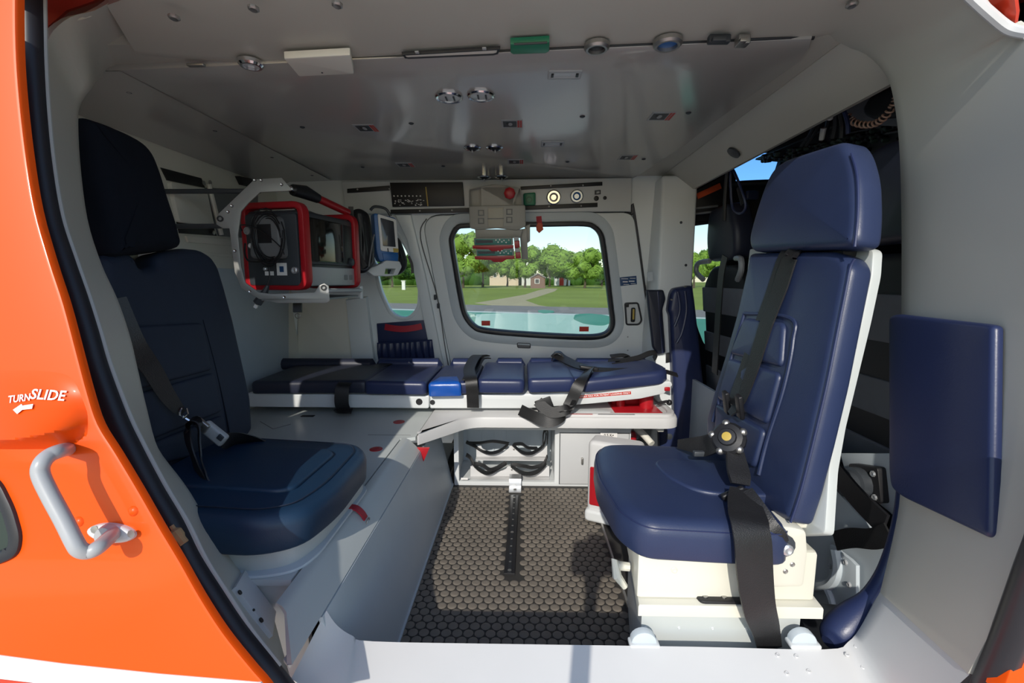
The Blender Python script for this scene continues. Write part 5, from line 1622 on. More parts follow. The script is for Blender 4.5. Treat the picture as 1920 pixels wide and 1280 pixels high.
# ================================================================== navy wall pouch with red strap
po = thing('wall_pouch', tuple(FW.at(760, 685)), 'gathered navy pouch with a red strap on the sidewall over the stretcher', 'pouch')
pw = FW.off(.014)
obj(MB().plate(pw, ccw(pw.uvs([(706, 607), (804, 600), (810, 640), (818, 690), (714, 692), (709, 645)])), -.010, 0, b=.003), 'back_flap', M['leather2'], po)
# pleated pocket as a rippled sheet
A0, A1 = pw.at(709, 642), pw.at(811, 636)
B0, B1 = pw.at(714, 694), pw.at(818, 692)
rows = []
for j in range(7):
    r_ = []
    for i in range(61):
        s = i / 60
        p = A0.lerp(A1, s).lerp(B0.lerp(B1, s), j / 6)
        amp = .009 * min(1, j / 2 + .15)
        r_.append(p + pw.n * (.010 + amp * (1 + math.sin(s * 62 + 1.3 * math.sin(s * 11 + j * .35))) * .6 + .004 * math.sin(j)))
    rows.append(r_)
obj(MB().loft(rows).wall(.003), 'pleated_pocket', M['leather2'], po)
obj(MB().tube(crom([A0 + pw.n * .014, A0.lerp(A1, .5) + pw.n * .017, A1 + pw.n * .014], 5), .004, 6), 'elastic_hem', M['leather2'], po)
s0, s1 = pw.uv(722, 612), pw.uv(791, 611)
obj(MB().strap([pw.w3(s0, .003), pw.w3(s0.lerp(s1, .2) + V((0, -.006)), .010), pw.w3(s0.lerp(s1, .5) + V((0, -.010)), .014), pw.w3(s0.lerp(s1, .8) + V((0, -.006)), .010), pw.w3(s1, .003)], .030, V((0, 0, 1)), .003), 'red_strap', M['redstrap'], po, label='red webbing grab strap')

# ================================================================== fittings of the far door
def dplate(name, px, w, m, label, cat, r=.004, b=.001, w0=.012, group=None):
    l = ccw(FW.uvs(px))
    if r:
        l = rounded(l, r, 3)
    return obj(MB().plate(FW, l, w0, w, b=b), name, M[m], None, label=label, cat=cat, group=group)


lt = thing('door_latch', tuple(FW.at(1187, 590)), 'recessed door latch with a yellow pull in a dark frame', 'latch')
ll = rounded(ccw(FW.uvs([(1169, 566), (1196, 565), (1202, 592), (1203, 600), (1197, 608), (1172, 608)])), .012, 3)
obj(MB().plate(FW, ll, .012, .020, holes=[inset(ll, .008)], b=.003), 'frame', M['rubber'], lt)
obj(MB().plate(FW, inset(ll, .006), .011, .0135, b=0), 'recess', M['white'], lt)
obj(MB().box(FW.w3(FW.uv(1185, 588), .022), (.020, .016, .070), b=.007), 'pull', M['black'], lt)
obj(MB().box(FW.w3(FW.uv(1185, 586), .031), (.009, .006, .050), b=.003), 'pull_face', M['yellow'], lt, label='yellow pull face')
obj(MB().plate(FW, ccw(FW.uvs([(1171, 570), (1178, 569), (1178, 574), (1171, 575)])), .013, .015, b=0), 'mark', M['darkprint'], lt)
bl_ = dplate('instruction_label', [(1161, 519), (1192, 516), (1193, 532), (1162, 535)], .0145, 'bluelabel', 'small blue label with white arrows above the door latch', 'label', r=0)
c_ = FW.uv(1170, 527)
mb = MB()
for (x, y, w, h) in ((1171, 527, 9, 2), (1183, 526, 10, 2), (1170, 521.5, 12, 1), (1185, 520.5, 10, 1), (1173, 532, 10, 1), (1186, 530.5, 9, 1)):
    q = FW.uv(x, y)
    k = .0026
    mb.plate(FW, rect(q.x - w * k / 2, q.y - h * k / 2, q.x + w * k / 2, q.y + h * k / 2), .0145, .0155, b=0)
obj(mb, 'label_print', M['print'], bl_)
gp = thing('name_plate', tuple(FW.at(983, 650)), 'blank grey plate in a dark rim under the door window', 'plate')
gl_ = rounded(ccw(FW.uvs([(969, 640), (995, 641), (995, 651), (970, 650)])), .008, 3)
obj(MB().plate(FW, gl_, .012, .018, holes=[inset(gl_, .004)], b=.001), 'rim', M['darkgrey'], gp)
obj(MB().plate(FW, inset(gl_, .003), .012, .0155, b=0), 'plate', M['grey'], gp)
for px_, lab in (([(978, 402), (1002, 401), (1002, 413), (979, 414)], 'short red placard beside the infusion pump board'), ([(1035, 401), (1096, 399), (1097, 411), (1036, 412)], 'long red placard over the door window')):
    o = dplate('red_placard', px_, .0155, 'redprint', lab, 'sign', r=.004)
    xs = [p[0] for p in px_]
    mb = MB()
    k0 = FW.uv(xs[0] + 4, 404.5)
    k1 = FW.uv(xs[1] - 5, 403.5)
    n = int((xs[1] - xs[0]) / 7)
    for i in range(n):
        for j in (0, 1):
            q = k0.lerp(k1, (i + .2) / n) + V((0, -.010 * j))
            mb.plate(FW, rect(q.x, q.y - .002, q.x + .010, q.y + .002), .0155, .0162, b=0)
    obj(mb, 'placard_print', mat('faded_print' + str(n), (.62, .16, .10), .5), o, kind='stuff')
dplate('round_badge', [(1020, 401), (1030, 401), (1030, 412), (1020, 412)], .0155, 'pumpgrey', 'small round grey and red badge between the red placards', 'sign', r=.014)
tgp = thing('red_tag', tuple(aY(1012, 437, 2.06)), 'orange red tag hanging on the window edge beside the pump board', 'tag')
obj(MB().strap([FW.w3(FW.uv(1010, 405), .018), FW.w3(FW.uv(1011, 416), .024), FW.w3(FW.uv(1013, 424), .026)], .024, V((1, 0, 0)), .003), 'tag_strap', M['redstrap'], tgp)
TGP = FW.off(.028)
obj(MB().plate(TGP, ccw(TGP.uvs([(1005, 424), (1009, 417), (1016, 419), (1019, 430), (1011, 437), (1006, 432)])), -.002, .002, b=.001), 'tag_body', M['orangetag'], tgp)
cp_ = dplate('curtain_clip', [(700, 500), (702, 500), (702, 503), (700, 503)], .018, 'white', 'x', 'x', r=0)
bpy.data.objects.remove(cp_)

# ================================================================== overhead service strip over the far door
OS = PL((0, 2.085, 1.2), (0, -1, -.10))
os_ = thing('service_panel', (-.1, 2.09, 1.13), 'pale overhead service strip between the ceiling and the far door', 'panel')
obj(MB().plate(OS, ccw(OS.uvs([(640, 340), (1185, 333), (1183, 396), (735, 400), (650, 402)])), -.015, 0, b=.004), 'strip', M['white'], os_)
for px_, nm in (([(652, 362), (652, 354), (731, 348), (731, 357)], 'track'), ([(733, 393), (883, 389.5), (883, 398), (733, 401)], 'track'), ([(976, 350), (1129, 341), (1129, 348), (976, 356)], 'track'), ([(978, 386), (1120, 380), (1120, 388), (978, 394)], 'track')):
    t_ = obj(MB().plate(OS, ccw(OS.uvs(px_)), 0, .008, b=.001), nm, M['black'], os_)
    a, b_ = V((sum(p[0] for p in px_) / 4 - 20, sum(p[1] for p in px_) / 4)), V((sum(p[0] for p in px_) / 4 + 40, sum(p[1] for p in px_) / 4 - 1))
    screws('stud', t_, [OS.w3(OS.uv(*q), .008) for q in (a, b_)], OS.n, .004, M['steel'], .002, 8)
swp = thing('switch_panel', tuple(OS.at(800, 387)), 'black switch panel with rows of small white legends under the ceiling', 'panel')
obj(MB().plate(OS, ccw(OS.uvs([(733, 343), (868, 342), (871, 386), (738, 388)])), .001, .018, b=.002), 'housing', M['black'], swp)
obj(MB().plate(OS, ccw(OS.uvs([(799, 351), (801, 351), (805, 387), (803, 387)])), .016, .020, b=0), 'divider_strip', M['yellow'], swp, label='thin brass divider strip')
mb = MB()
rnd = random.Random(4)
for i in range(8):
    q = OS.uv(741 + i * 7, 368)
    mb.lathe(OS.w3(q, .018), OS.n, [(.0032, -.001), (.0032, .004), (.0015, .005)], 6)
for i in range(40):
    q = OS.uv(740 + rnd.random() * 56, 374 + rnd.random() * 12)
    mb.plate(OS, rect(q.x - .003, q.y - .0012, q.x + .003, q.y + .0012), .018, .0186, b=0)
obj(mb, 'switches', M['print'], swp, kind='stuff')


def outlet(px, py, r, ring_m, core_m, label, cat='socket'):
    t = thing('wall_outlet', tuple(OS.at(px, py)), label, cat)
    c = OS.w3(OS.uv(px, py), 0)
    obj(MB().lathe(c, OS.n, [(r, -.002), (r, .008), (r * .85, .012), (r * .62, .012), (r * .60, .006)], 20), 'ring', M[ring_m], t)
    obj(MB().lathe(c, OS.n, [(r * .6, .0), (r * .6, .007), (r * .42, .009), (r * .35, .005), (r * .1, .004)], 16), 'core', M[core_m], t)
    return t


outlet(1038, 370, .032, 'chrome', 'steel', 'chrome round outlet in the overhead service strip')
outlet(1081, 368, .029, 'alu', 'blue', 'blue round outlet in the overhead service strip')
go = thing('gas_outlet', tuple(OS.at(992, 385)), 'green square gas outlet in the overhead service strip', 'socket')
obj(MB().plate(OS, rounded(ccw(OS.uvs([(981, 363), (1004, 361), (1004, 385), (982, 386)])), .008, 3), 0, .022, b=.004), 'housing', M['green'], go)
obj(MB().lathe(OS.w3(OS.uv(992, 375), .022), OS.n, [(.014, -.001), (.014, .001), (.010, .001), (.009, -.0005)], 14), 'port', mat('dark_green', (.004, .10, .05), .4), go)
jk = thing('jack_group', tuple(OS.at(1122, 378)), 'pair of small dark jacks with a grey switch at the end of the service strip', 'socket')
obj(MB().plate(OS, ccw(OS.uvs([(1115, 357), (1126, 356), (1126, 364), (1115, 365)])), 0, .006, holes=[ccw(OS.uvs([(1118, 359), (1124, 358), (1124, 362), (1118, 363)]))], b=.001), 'switch_frame', M['darkgrey'], jk)
for (x, y, r) in ((1118, 372, .011), (1134, 371, .008)):
    obj(MB().lathe(OS.w3(OS.uv(x, y), 0), OS.n, [(r, -.001), (r, .004), (r * .6, .005), (r * .5, .002)], 12), 'jack', M['black'], jk)

# ================================================================== infusion pump board hanging in front of the window
pb = thing('pump_board', tuple(aY(930, 430, 1.95)), 'warm grey moulded board holding two infusion pumps under the ceiling', 'bracket')
PB = PL(aY(930, 408, 1.96), (0, -1, -.12))
obj(MB().plate(PB, rounded(ccw(PB.uvs([(879, 386), (985, 384), (986, 424), (970, 432), (932, 428), (895, 431), (881, 428)])), .008, 3), -.02, 0, b=.004), 'front_plate', M['pumpgrey'], pb)
obj(MB().plate(PB, ccw(PB.uvs([(915, 390), (944, 389), (944, 426), (915, 426)])), -.001, .004, b=.002), 'centre_plate', mat('pale_warm_plastic', (.40, .38, .32), .45), pb)
obj(MB().plate(PB, ccw(PB.uvs([(914, 409), (945, 408.5), (945, 410.5), (914, 411)])), .003, .0055, b=0), 'plate_groove', M['grey'], pb)
for (x, y) in ((902, 399), (955, 397), (902, 414), (955, 412)):
    c = PB.uv(x, y)
    obj(MB().plate(PB, rect(c.x - .013, c.y - .012, c.x + .013, c.y + .012), -.001, .003, holes=[rect(c.x - .008, c.y - .007, c.x + .008, c.y + .008)], b=.001), 'clip_window', M['grey'], pb)
P2 = PB.off(-.03)
obj(MB().plate(P2, rounded(ccw(P2.uvs([(880, 355), (900, 350), (925, 346), (950, 348), (977, 353), (980, 388), (880, 390)])), .006, 3), -.02, .012, holes=[ccw(P2.uvs([(904, 354), (962, 352), (960, 384), (905, 386)]))], b=.004), 'upper_frame', M['pumpgrey'], pb)
obj(MB().plate(P2, ccw(P2.uvs([(902, 352), (964, 350), (964, 388), (902, 388)])), -.018, -.010, b=0), 'recess', M['handle'], pb)
kn = obj(MB().lathe(P2.w3(P2.uv(956, 363), .0), P2.n, [(.012, -.002), (.012, .018), (.024, .020), (.024, .030), (.016, .034)], 8), 'knob', M['red'], pb, label='red star clamp knob')
obj(MB().box(P2.w3(P2.uv(958, 378), .004), (.02, .012, .03), b=.003), 'knob_stem', M['redprint'], pb)
obj(MB().plate(P2, ccw(P2.uvs([(984, 424), (994, 420), (994, 452), (986, 458)])), -.03, -.01, b=.002), 'side_post', M['pumpgrey'], pb)
obj(MB().plate(PB, ccw(PB.uvs([(890, 430), (980, 430), (976, 446), (892, 448)])), -.03, -.008, b=.003), 'lower_rack', M['pumpgrey'], pb)
obj(MB().plate(P2, ccw(P2.uvs([(974, 430), (988, 428), (990, 486), (978, 486)])), -.03, .0, b=.002), 'rear_rack', M['pumpgrey'], pb)


def pump(y0, y1, x0, x1, dy, label):
    t = thing('infusion_pump', tuple(aY((x0 + x1) / 2, y1, 1.93)), label, 'pump', 'infusion pumps on the board')
    PP = PL(aY((x0 + x1) / 2, (y0 + y1) / 2, 1.925), (0, -1, -.10))
    obj(MB().plate(PP, rounded(ccw(PP.uvs([(x0, y0), (x1, y0 - 1), (x1 + 1, y1), (x0 + 1, y1 + 1)])), .005, 3), -.06, 0, b=.003), 'housing', M['pumpgrey'], t)
    obj(MB().plate(PP, ccw(PP.uvs([(x0 + 2, y0 + 2), (x1 - 2, y0 + 1), (x1 - 2, y1 - 1), (x0 + 3, y1)])), -.001, .002, b=.001), 'faceplate', M['pumpgreen'], t, label='teal faceplate')
    obj(MB().plate(PP, ccw(PP.uvs([(x0 + 4, y0 + 4), (x0 + 36, y0 + 4), (x0 + 36, y1 - 4), (x0 + 5, y1 - 3)])), .001, .003, b=0), 'display', M['screen'], t)
    mb = MB()
    for (a, b_) in ((42, .3), (46, .6), (49, .25), (53, .55), (57, .35), (61, .65), (66, .3)):
        q = PP.uv(x0 + a, y0 + (y1 - y0) * b_)
        mb.lathe(PP.w3(q, .002), PP.n, [(.0032, -.001), (.0032, .0015), (.002, .002)], 6)
    obj(mb, 'keys', M['print'], t, kind='stuff')
    rt = obj(MB().plate(PP, ccw(PP.uvs([(x0 - 2, y1 + 1), (x1 + 2, y1), (x1 + 2, y1 + 6), (x0 + 58, y1 + 7), (x0 + 50, y1 + 12), (x0 + 34, y1 + 12), (x0 + 28, y1 + 8), (x0 - 1, y1 + 7)])), .0025, .008, b=.002), 'red_rail', M['red'], t, label='red lower rail')
    for k in range(4):
        q = PP.uv(x0 + 10 + k * 18, y1 + 3)
        obj(MB().lathe(PP.w3(q, .006), PP.n, [(.003, -.001), (.003, .001), (.0015, .0015)], 6), 'rail_dot', M['print'], rt)
    obj(MB().plate(PP, ccw(PP.uvs([(x1 + 3, y0 + 6), (x1 + 13, y0 + 5), (x1 + 14, y1 + 5), (x1 + 4, y1 + 6)])), -.04, .0, b=.003), 'release_clip', M['red'], t, label='red release clip')
    obj(MB().plate(PP, ccw(PP.uvs([(x1 + 2, y0 - 2), (x1 + 11, y0 - 2), (x1 + 12, y0 + 5), (x1 + 3, y0 + 6)])), -.04, .004, b=.003), 'syringe_block', M['handle'], t)
    return t


pump(446, 459, 888, 961, 0, 'upper infusion pump with a teal faceplate under the grey board')
pump(467, 479, 892, 963, 0, 'lower infusion pump with a teal faceplate, hanging in front of the trees')

# ================================================================== ceiling fittings
CEN = V((0, 0, -1))


def big_vent(px, py, a, label):
    t = thing('air_vent', tuple(aZ(px, py, CEIL_Z)), label, 'vent', 'round chrome air vents in the ceiling')
    c = aZ(px, py, CEIL_Z)
    r = .034
    obj(MB().lathe(c, CEN, [(r, -.001), (r, .004), (r * .92, .007), (r * .78, .006), (r * .76, .002)], 24), 'rim', M['chrome'], t)
    obj(MB().lathe(c, CEN, [(r * .77, .0), (r * .77, .004), (r * .4, .0055), (r * .1, .0055)], 20), 'louvre_disc', M['lamp'], t)
    for s in (-.2, .35):
        obj(MB().box(c + V((r * s, 0, -.006)), (r * .12, r * .7, .003), b=.0008), 'louvre', M['darkgrey'], t)
    return t


big_vent(842, 180, 0, 'round chrome ceiling vent nearer the aft bulkhead')
big_vent(902, 177, 0, 'round chrome ceiling vent nearer the cockpit')


def eyeball(px, py, r, label, tilt):
    t = thing('reading_light', tuple(aZ(px, py, CEIL_Z)), label, 'light', 'swivel reading lights in the ceiling')
    c = aZ(px, py, CEIL_Z)
    obj(MB().lathe(c, CEN, [(r, -.001), (r, .003), (r * .86, .006), (r * .70, .004), (r * .68, .0)], 20), 'rim', M['chrome'], t)
    obj(MB().sphere(c + V((tilt * r, 0, .006)), r * .66, 12, 8), 'eyeball', M['black'], t)
    obj(MB().box(c + V((tilt * r, -r * .1, -r * .5)), (.005, .014, .008), b=.001), 'lever', M['handle'], t)


eyeball(886, 276, .030, 'swivel reading light of the middle pair, nearer the aft bulkhead', 0)
eyeball(927, 276, .030, 'swivel reading light of the middle pair, nearer the cockpit', .1)
eyeball(908, 331, .030, 'swivel reading light of the far pair, nearer the aft bulkhead', 0)
eyeball(940, 330, .030, 'swivel reading light of the far pair, nearer the cockpit', .1)


def slot_lamp(px, py, w, d, label):
    t = thing('slot_lamp', tuple(aZ(px, py, CEIL_Z)), label, 'light', 'slot lamps in the ceiling')
    c = aZ(px, py, CEIL_Z)
    CP_ = PL(c, CEN, up=(0, 1, 0))
    obj(MB().plate(CP_, rounded(rect(-w / 2, -d / 2, w / 2, d / 2), .003, 2), 0, .003, holes=[rect(-w * .42, -d * .25, w * .42, d * .28)], b=.0008), 'frame', M['handle'], t)
    obj(MB().plate(CP_, rect(-w * .42, -d * .27, w * .42, d * .3), 0, .0012, b=0), 'lens', M['lamp'], t)
    for s in (-1, 1):
        obj(MB().box(c + V((s * w * .37, 0, -.002)), (w * .07, d * .4, .004), b=.0008), 'clip', M['black'], t)


slot_lamp(1059, 139, .072, .040, 'slot lamp in the ceiling nearest the door opening')
slot_lamp(1036, 269, .074, .055, 'slot lamp in the middle of the ceiling')
slot_lamp(1025, 338, .076, .05, 'slot lamp at the far edge of the ceiling')


def placard(px, py, w, d, label, rot=0.0):
    t = thing('ceiling_placard', tuple(aZ(px, py, CEIL_Z)), label, 'sign', 'picture placards on the ceiling')
    c = aZ(px, py, CEIL_Z)
    CP_ = PL(c, CEN, up=(0, 1, 0))          # its u axis runs towards the aft bulkhead
    def R_(x0, y0, x1, y1):
        return [V((-q.x, q.y)) for q in rect(x0, y0, x1, y1)]
    obj(MB().plate(CP_, R_(-w / 2, -d / 2, w / 2, d / 2), 0, .0010, b=0), 'card', M['handle'], t)
    obj(MB().plate(CP_, R_(-w * .42, -d * .36, w * .22, d * .36), .001, .0014, b=0), 'picture', M['darkgrey'], t)
    obj(MB().plate(CP_, ellipse((w * .08, 0), w * .10, d * .2, 12), .0014, .0018, b=0), 'figure_mark', M['handle'], t)
    obj(MB().plate(CP_, ellipse((w * .22, -d * .1), w * .06, d * .12, 10), .0014, .0018, b=0), 'figure_mark', M['darkprint'], t)
    for k in (.26, .38):
        obj(MB().plate(CP_, R_(w * k, -d * .42, w * (k + .09), d * .42), .001, .0016, b=0), 'red_bar', M['redprint'], t)


for (px, py, w, d, lab) in ((687, 240, .062, .066, 'picture placard on the ceiling before the big vents, aft end'), (960, 232, .060, .066, 'picture placard on the ceiling beside the middle reading lights'),
                            (1240, 218, .064, .066, 'picture placard on the ceiling near the cockpit soffit'), (760, 309, .064, .066, 'small placard on the ceiling in front of the black switch panel'),
                            (967, 303, .060, .066, 'small placard on the ceiling between the reading light pairs'), (1177, 295, .062, .066, 'small placard on the ceiling near the cockpit, in front of the service strip')):
    placard(px, py, w, d, lab)
# white box under the near ceiling edge
wb_ = thing('ceiling_box', tuple(aZ(600, 122, CEIL_Z)), 'pale box with a flat cover under the near edge of the ceiling', 'box')
q = [aZ(532, 110, CEIL_Z - .014), aZ(657, 103, CEIL_Z - .014), aZ(664, 139, CEIL_Z - .014), aZ(561, 144, CEIL_Z - .014)]
CPb = PL((0, 0, CEIL_Z - .014), CEN, up=(0, 1, 0))
lw_ = ccw([CPb.w2(p) for p in q])
obj(MB().plate(CPb, rounded(lw_, .004, 2), -.013, 0, b=.002), 'housing', M['cream'], wb_)
obj(MB().lathe(aZ(604, 136, CEIL_Z - .014), CEN, [(.002, 0), (.002, .001), (.001, .0015)], 8), 'pin', M['darkgrey'], wb_)
# long cabin lamp, green lens, sockets along the near edge seal
ll_ = thing('strip_lamp', tuple(aZ(845, 92, CEIL_Z)), 'long pale strip lamp in a dark rim at the near edge of the ceiling', 'light')
l4 = ccw([CE.w2(aZ(x, y, CEIL_Z)) for x, y in [(753, 97), (938, 86), (934, 96), (926, 98), (766, 105), (759, 104)]])
obj(MB().plate(CE, l4, 0, .006, holes=[inset(l4, .004)], b=.001), 'rim', M['rubber'], ll_)
obj(MB().plate(CE, inset(l4, .003), 0, .004, b=0), 'lens', M['cream'], ll_)
for (x, y) in ((782, 98), (908, 91)):
    obj(MB().box(aZ(x, y, CEIL_Z - .005), (.008, .008, .003), b=.001), 'clip', M['handle'], ll_)
gx = thing('exit_lamp', tuple(aZ(993, 91, CEIL_Z)), 'green lens block at the near edge of the ceiling', 'light')
l5 = ccw([CE.w2(aZ(x, y, CEIL_Z - .012)) for x, y in [(957, 84), (1030, 80), (1030, 97), (1024, 101), (962, 103), (957, 100)]])
CE2 = CE.off(.012)
obj(MB().plate(CE2, l5, -.012, 0, b=.003), 'lens', M['green'], gx)
obj(MB().tube([aZ(964, 83, CEIL_Z - .012), aZ(1026, 80, CEIL_Z - .012)], .002, 6), 'lens_edge', M['darkgrey'], gx)


def nsock(px, py, r, m1, m2, label):
    t = thing('ceiling_socket', tuple(aZ(px, py, CEIL_Z)), label, 'socket')
    c = aZ(px, py, CEIL_Z)
    obj(MB().lathe(c, CEN, [(r, -.001), (r, .006), (r * .85, .010), (r * .68, .010), (r * .66, .003)], 20), 'rim', M[m1], t)
    obj(MB().lathe(c, CEN, [(r * .67, .0), (r * .67, .004), (r * .3, .006), (r * .1, .006)], 16), 'core', M[m2], t)


nsock(1119, 84, .024, 'steel', 'black', 'dark round socket in a steel ring at the near edge of the ceiling')
nsock(1252, 77, .027, 'steel', 'blue', 'blue round socket in a steel ring at the near edge of the ceiling')
nsock(470, 116, .024, 'chrome', 'lamp', 'small chrome lamp between the pale box and the rear jamb')
cl1 = obj(MB().box(aZ(1348, 74, CEIL_Z - .006), (.040, .014, .014), b=.003).box(aZ(1348, 74, CEIL_Z - .012), (.025, .010, .008), b=.002), 'seal_clip', M['darkgrey'], label='dark grey clip on the near ceiling seal', cat='clip')
cl2 = obj(MB().box(aZ(1392, 77, CEIL_Z - .008), (.022, .020, .016), b=.002).box(aZ(1392, 77, CEIL_Z - .018), (.012, .012, .006), b=.001), 'door_stop', M['steel'], label='small brown metal stop on the near ceiling seal', cat='clip')
obj(MB().box(aZ(368, 122, CEIL_Z - .004), (.036, .010, .006), b=.002), 'seal_bracket', M['steel'], label='flat steel bracket on the ceiling seal near the rear jamb', cat='bracket')

# ================================================================== blue pads along the opening and the pillar
RJ = PL(aY(1690, 600, .829), (aY(2010, 600, .53) - aY(1690, 600, .829)).cross(aY(1672, 1010, .748) - aY(1690, 600, .829)))
if RJ.n.dot(EYE - RJ.p) < 0:
    RJ = PL(RJ.p, -RJ.n)
RP = RJ.off(.016)
pdl = ccw(RP.uvs([(1664, 592), (1680, 588), (1850, 607), (1861, 611), (1856, 1002), (1848, 1007), (1690, 932), (1668, 915), (1664, 880)]))
pdk = thing('jamb_pad', tuple(RP.at(1770, 960)), 'flat navy vinyl pad on the beige front jamb', 'pad')
obj(MB().cushion(RP, rounded(pdl, .012, 4), -.014, .0, .007, .001, rb=.004), 'pad_face', M['leather2'], pdk)
ep_pts = [(1692, 900, .800, 9), (1690, 945, .795, 11), (1684, 990, .79, 13), (1672, 1040, .785, 15), (1655, 1085, .78, 17), (1632, 1125, .77, 22), (1604, 1155, .765, 32), (1580, 1180, .76, 36), (1562, 1196, .755, 30), (1553, 1204, .75, 14)]
obj(MB().tube([V(p[:3]) for p in crom([(*aY(x, y, d),) for x, y, d, r in ep_pts], 4)], [p[0] for p in crom([(r / FPX * d * .95,) for x, y, d, r in ep_pts], 4)], 14), 'edge_bolster', M['leather2'], label='navy stitched bolster along the lower front edge of the opening', cat='pad')
bp = thing('pillar_pad', tuple(PIL.at(1290, 830)), 'tall navy quilted pad on the front pillar', 'pad')
PQ = PIL.off(.004)
pql = ccw(PQ.uvs([(1258, 540), (1293, 534), (1297, 560), (1306, 640), (1318, 760), (1318, 850), (1262, 850), (1257, 700), (1252, 590), (1248, 582), (1253, 550)]))
obj(MB().cushion(PQ, rounded(pql, .012, 3), -.002, .045, .022, .006), 'pad_face', M['leather2'], bp)
for q in ([(1264, 546), (1268, 580), (1258, 610)], [(1277, 545), (1280, 580), (1272, 620), (1262, 640)]):
    obj(MB().tube(crom([PQ.w3(PQ.uv(*p), .046) for p in q], 5), .006, 8), 'quilt_fold', M['leather2'], bp)
for p in ((1279, 537), (1254, 561)):
    obj(MB().lathe(PQ.w3(PQ.uv(*p), .030), PQ.n, [(.005, 0), (.005, .010), (.003, .012)], 8), 'snap', M['steel'], bp)
np_ = thing('pillar_pad.001', tuple(PIL.at(1232, 660)), 'narrow grey navy pad on the pillar right beside the door seal', 'pad')
obj(MB().cushion(PIL.off(.002), rounded(ccw(PIL.uvs([(1210, 543), (1242, 543), (1246, 560), (1240, 580), (1246, 660), (1232, 664), (1222, 650)])), .008, 3), -.001, .020, .010, .002), 'pad_face', M['padgrey'], np_)
obj(MB().tube(crom([PIL.w3(PIL.uv(*p), .018) for p in [(1231, 546), (1234, 600), (1240, 660)]], 5), .006, 8), 'piping', M['leather2'], np_)
obj(MB().plate(PIL, ccw(PIL.uvs([(1248, 662), (1257, 660), (1259, 678), (1248, 680)])), 0, .004, b=.001), 'pillar_slot', M['black'], trim_8)
obj(MB().plate(PIL, ccw(PIL.uvs([(1213, 510), (1223, 509), (1224, 526), (1214, 527)])), 0, .002, b=0), 'faded_label', M['panel'], trim_8)
lb2 = thing('lower_pad', tuple(aY(1275, 830, 1.95)), 'navy cushion block with a round stud low on the front pillar', 'pad')
LPD = PIL.off(.02)
obj(MB().cushion(LPD, rounded(ccw(LPD.uvs([(1234, 796), (1272, 794), (1276, 860), (1236, 860)])), .01, 3), -.018, .020, .012, .002), 'pad_face', M['leather2'], lb2)
obj(MB().lathe(LPD.w3(LPD.uv(1252, 815), .022), LPD.n, [(.014, -.002), (.014, .002), (.005, .004)], 14), 'stud', M['darkgrey'], lb2)

# ================================================================== cockpit seen past the seat
obj(MB().span((.76, .73, -.02), (1.95, 2.25, .02)), 'floor_cockpit', M['dark'], kind='structure', label='dark cockpit floor')
wall_right = obj(MB().add([V((.735, .745, 0)), V((.735, 2.0, 0)), V((.735, 2.0, .40)), V((.735, 1.25, .40)), V((.735, .90, .30)), V((.735, .745, .30))], [(0, 1, 2, 3, 4, 5)]).wall(.012), 'wall_right', M['panel'], kind='structure', label='low blue grey bulkhead in front of the cockpit')
WR = PL((.728, 1.2, .2), (-1, 0, 0))
# cast bracket
cb = thing('cast_bracket', tuple(aX(1575, 1135, .71)), 'pale blue cast corner bracket at the foot of the cockpit bulkhead', 'bracket')
obj(MB().plate(WR, ccw(WR.uvs([(1562, 1020), (1600, 1048), (1612, 1060), (1612, 1130), (1590, 1136), (1545, 1132), (1520, 1110), (1515, 1090), (1560, 1085)])), 0, .008, b=.002), 'web_plate', M['panel'], cb)
obj(MB().tube(crom([WR.w3(WR.uv(*p), .010) for p in [(1575, 1030), (1580, 1060), (1574, 1085), (1556, 1098), (1520, 1098)]], 5), .012, 8), 'rib', M['panel'], cb)
obj(MB().tube(crom([WR.w3(WR.uv(*p), .010) for p in [(1556, 1098), (1566, 1118), (1570, 1132)]], 5), .009, 8), 'rib', M['panel'], cb)
screws('bolt', cb, [WR.w3(WR.uv(*p), .008) for p in [(1564, 1062), (1593, 1054), (1600, 1096)]], WR.n, .006, M['handle'], .004, 8)
obj(MB().span((.555, .80, .0), (.725, 1.20, .012)), 'floor_mat', M['dark'], None, label='black mat beside the seat pedestal', cat='mat')
# black floor strap crossing the bulkhead
obj(MB().strap([WR.w3(WR.uv(1576, 1014), .012), WR.w3(WR.uv(1610, 1008), .014), WR.w3(WR.uv(1650, 1010), .014), WR.w3(WR.uv(1680, 1000), .012)], .040, V((0, 0, 1)), .004), 'bulkhead_strap', M['web'], label='wide black strap lying across the low bulkhead', cat='strap')
obj(MB().strap([WR.w3(WR.uv(1568, 880), .004), WR.w3(WR.uv(1610, 930), .006), WR.w3(WR.uv(1665, 985), .006)], .050, V((0, .1, 1)), .006), 'bulkhead_strap.001', M['black'], label='black padded edge running along the top of the low bulkhead', cat='strap')
vb = thing('fuel_valve', tuple(aX(1620, 930, .80)), 'black round valve on a dark plate behind the leather seat', 'valve')
VB = PL(aX(1625, 905, .775), (-1, -.1, 0))
obj(MB().plate(VB, rounded(ccw(VB.uvs([(1590, 868), (1645, 876), (1652, 945), (1600, 930)])), .008, 3), -.02, 0, b=.002), 'plate', M['black'], vb)
obj(MB().lathe(VB.w3(VB.uv(1612, 905), 0), VB.n, [(.036, -.002), (.036, .020), (.030, .024), (.030, .040), (.024, .046), (.020, .044)], 18), 'valve_body', M['darkgrey'], vb)
screws('bolt', vb, [VB.w3(VB.uv(*p), 0) for p in [(1637, 888), (1640, 932)]], VB.n, .007, M['alu'], .004, 8)
obj(MB().plate(VB.off(-.021), ccw(VB.uvs([(1560, 850), (1690, 850), (1690, 1000), (1650, 960), (1600, 920), (1570, 890)])), -.01, 0, b=.002), 'back_plate', M['panel'], vb)


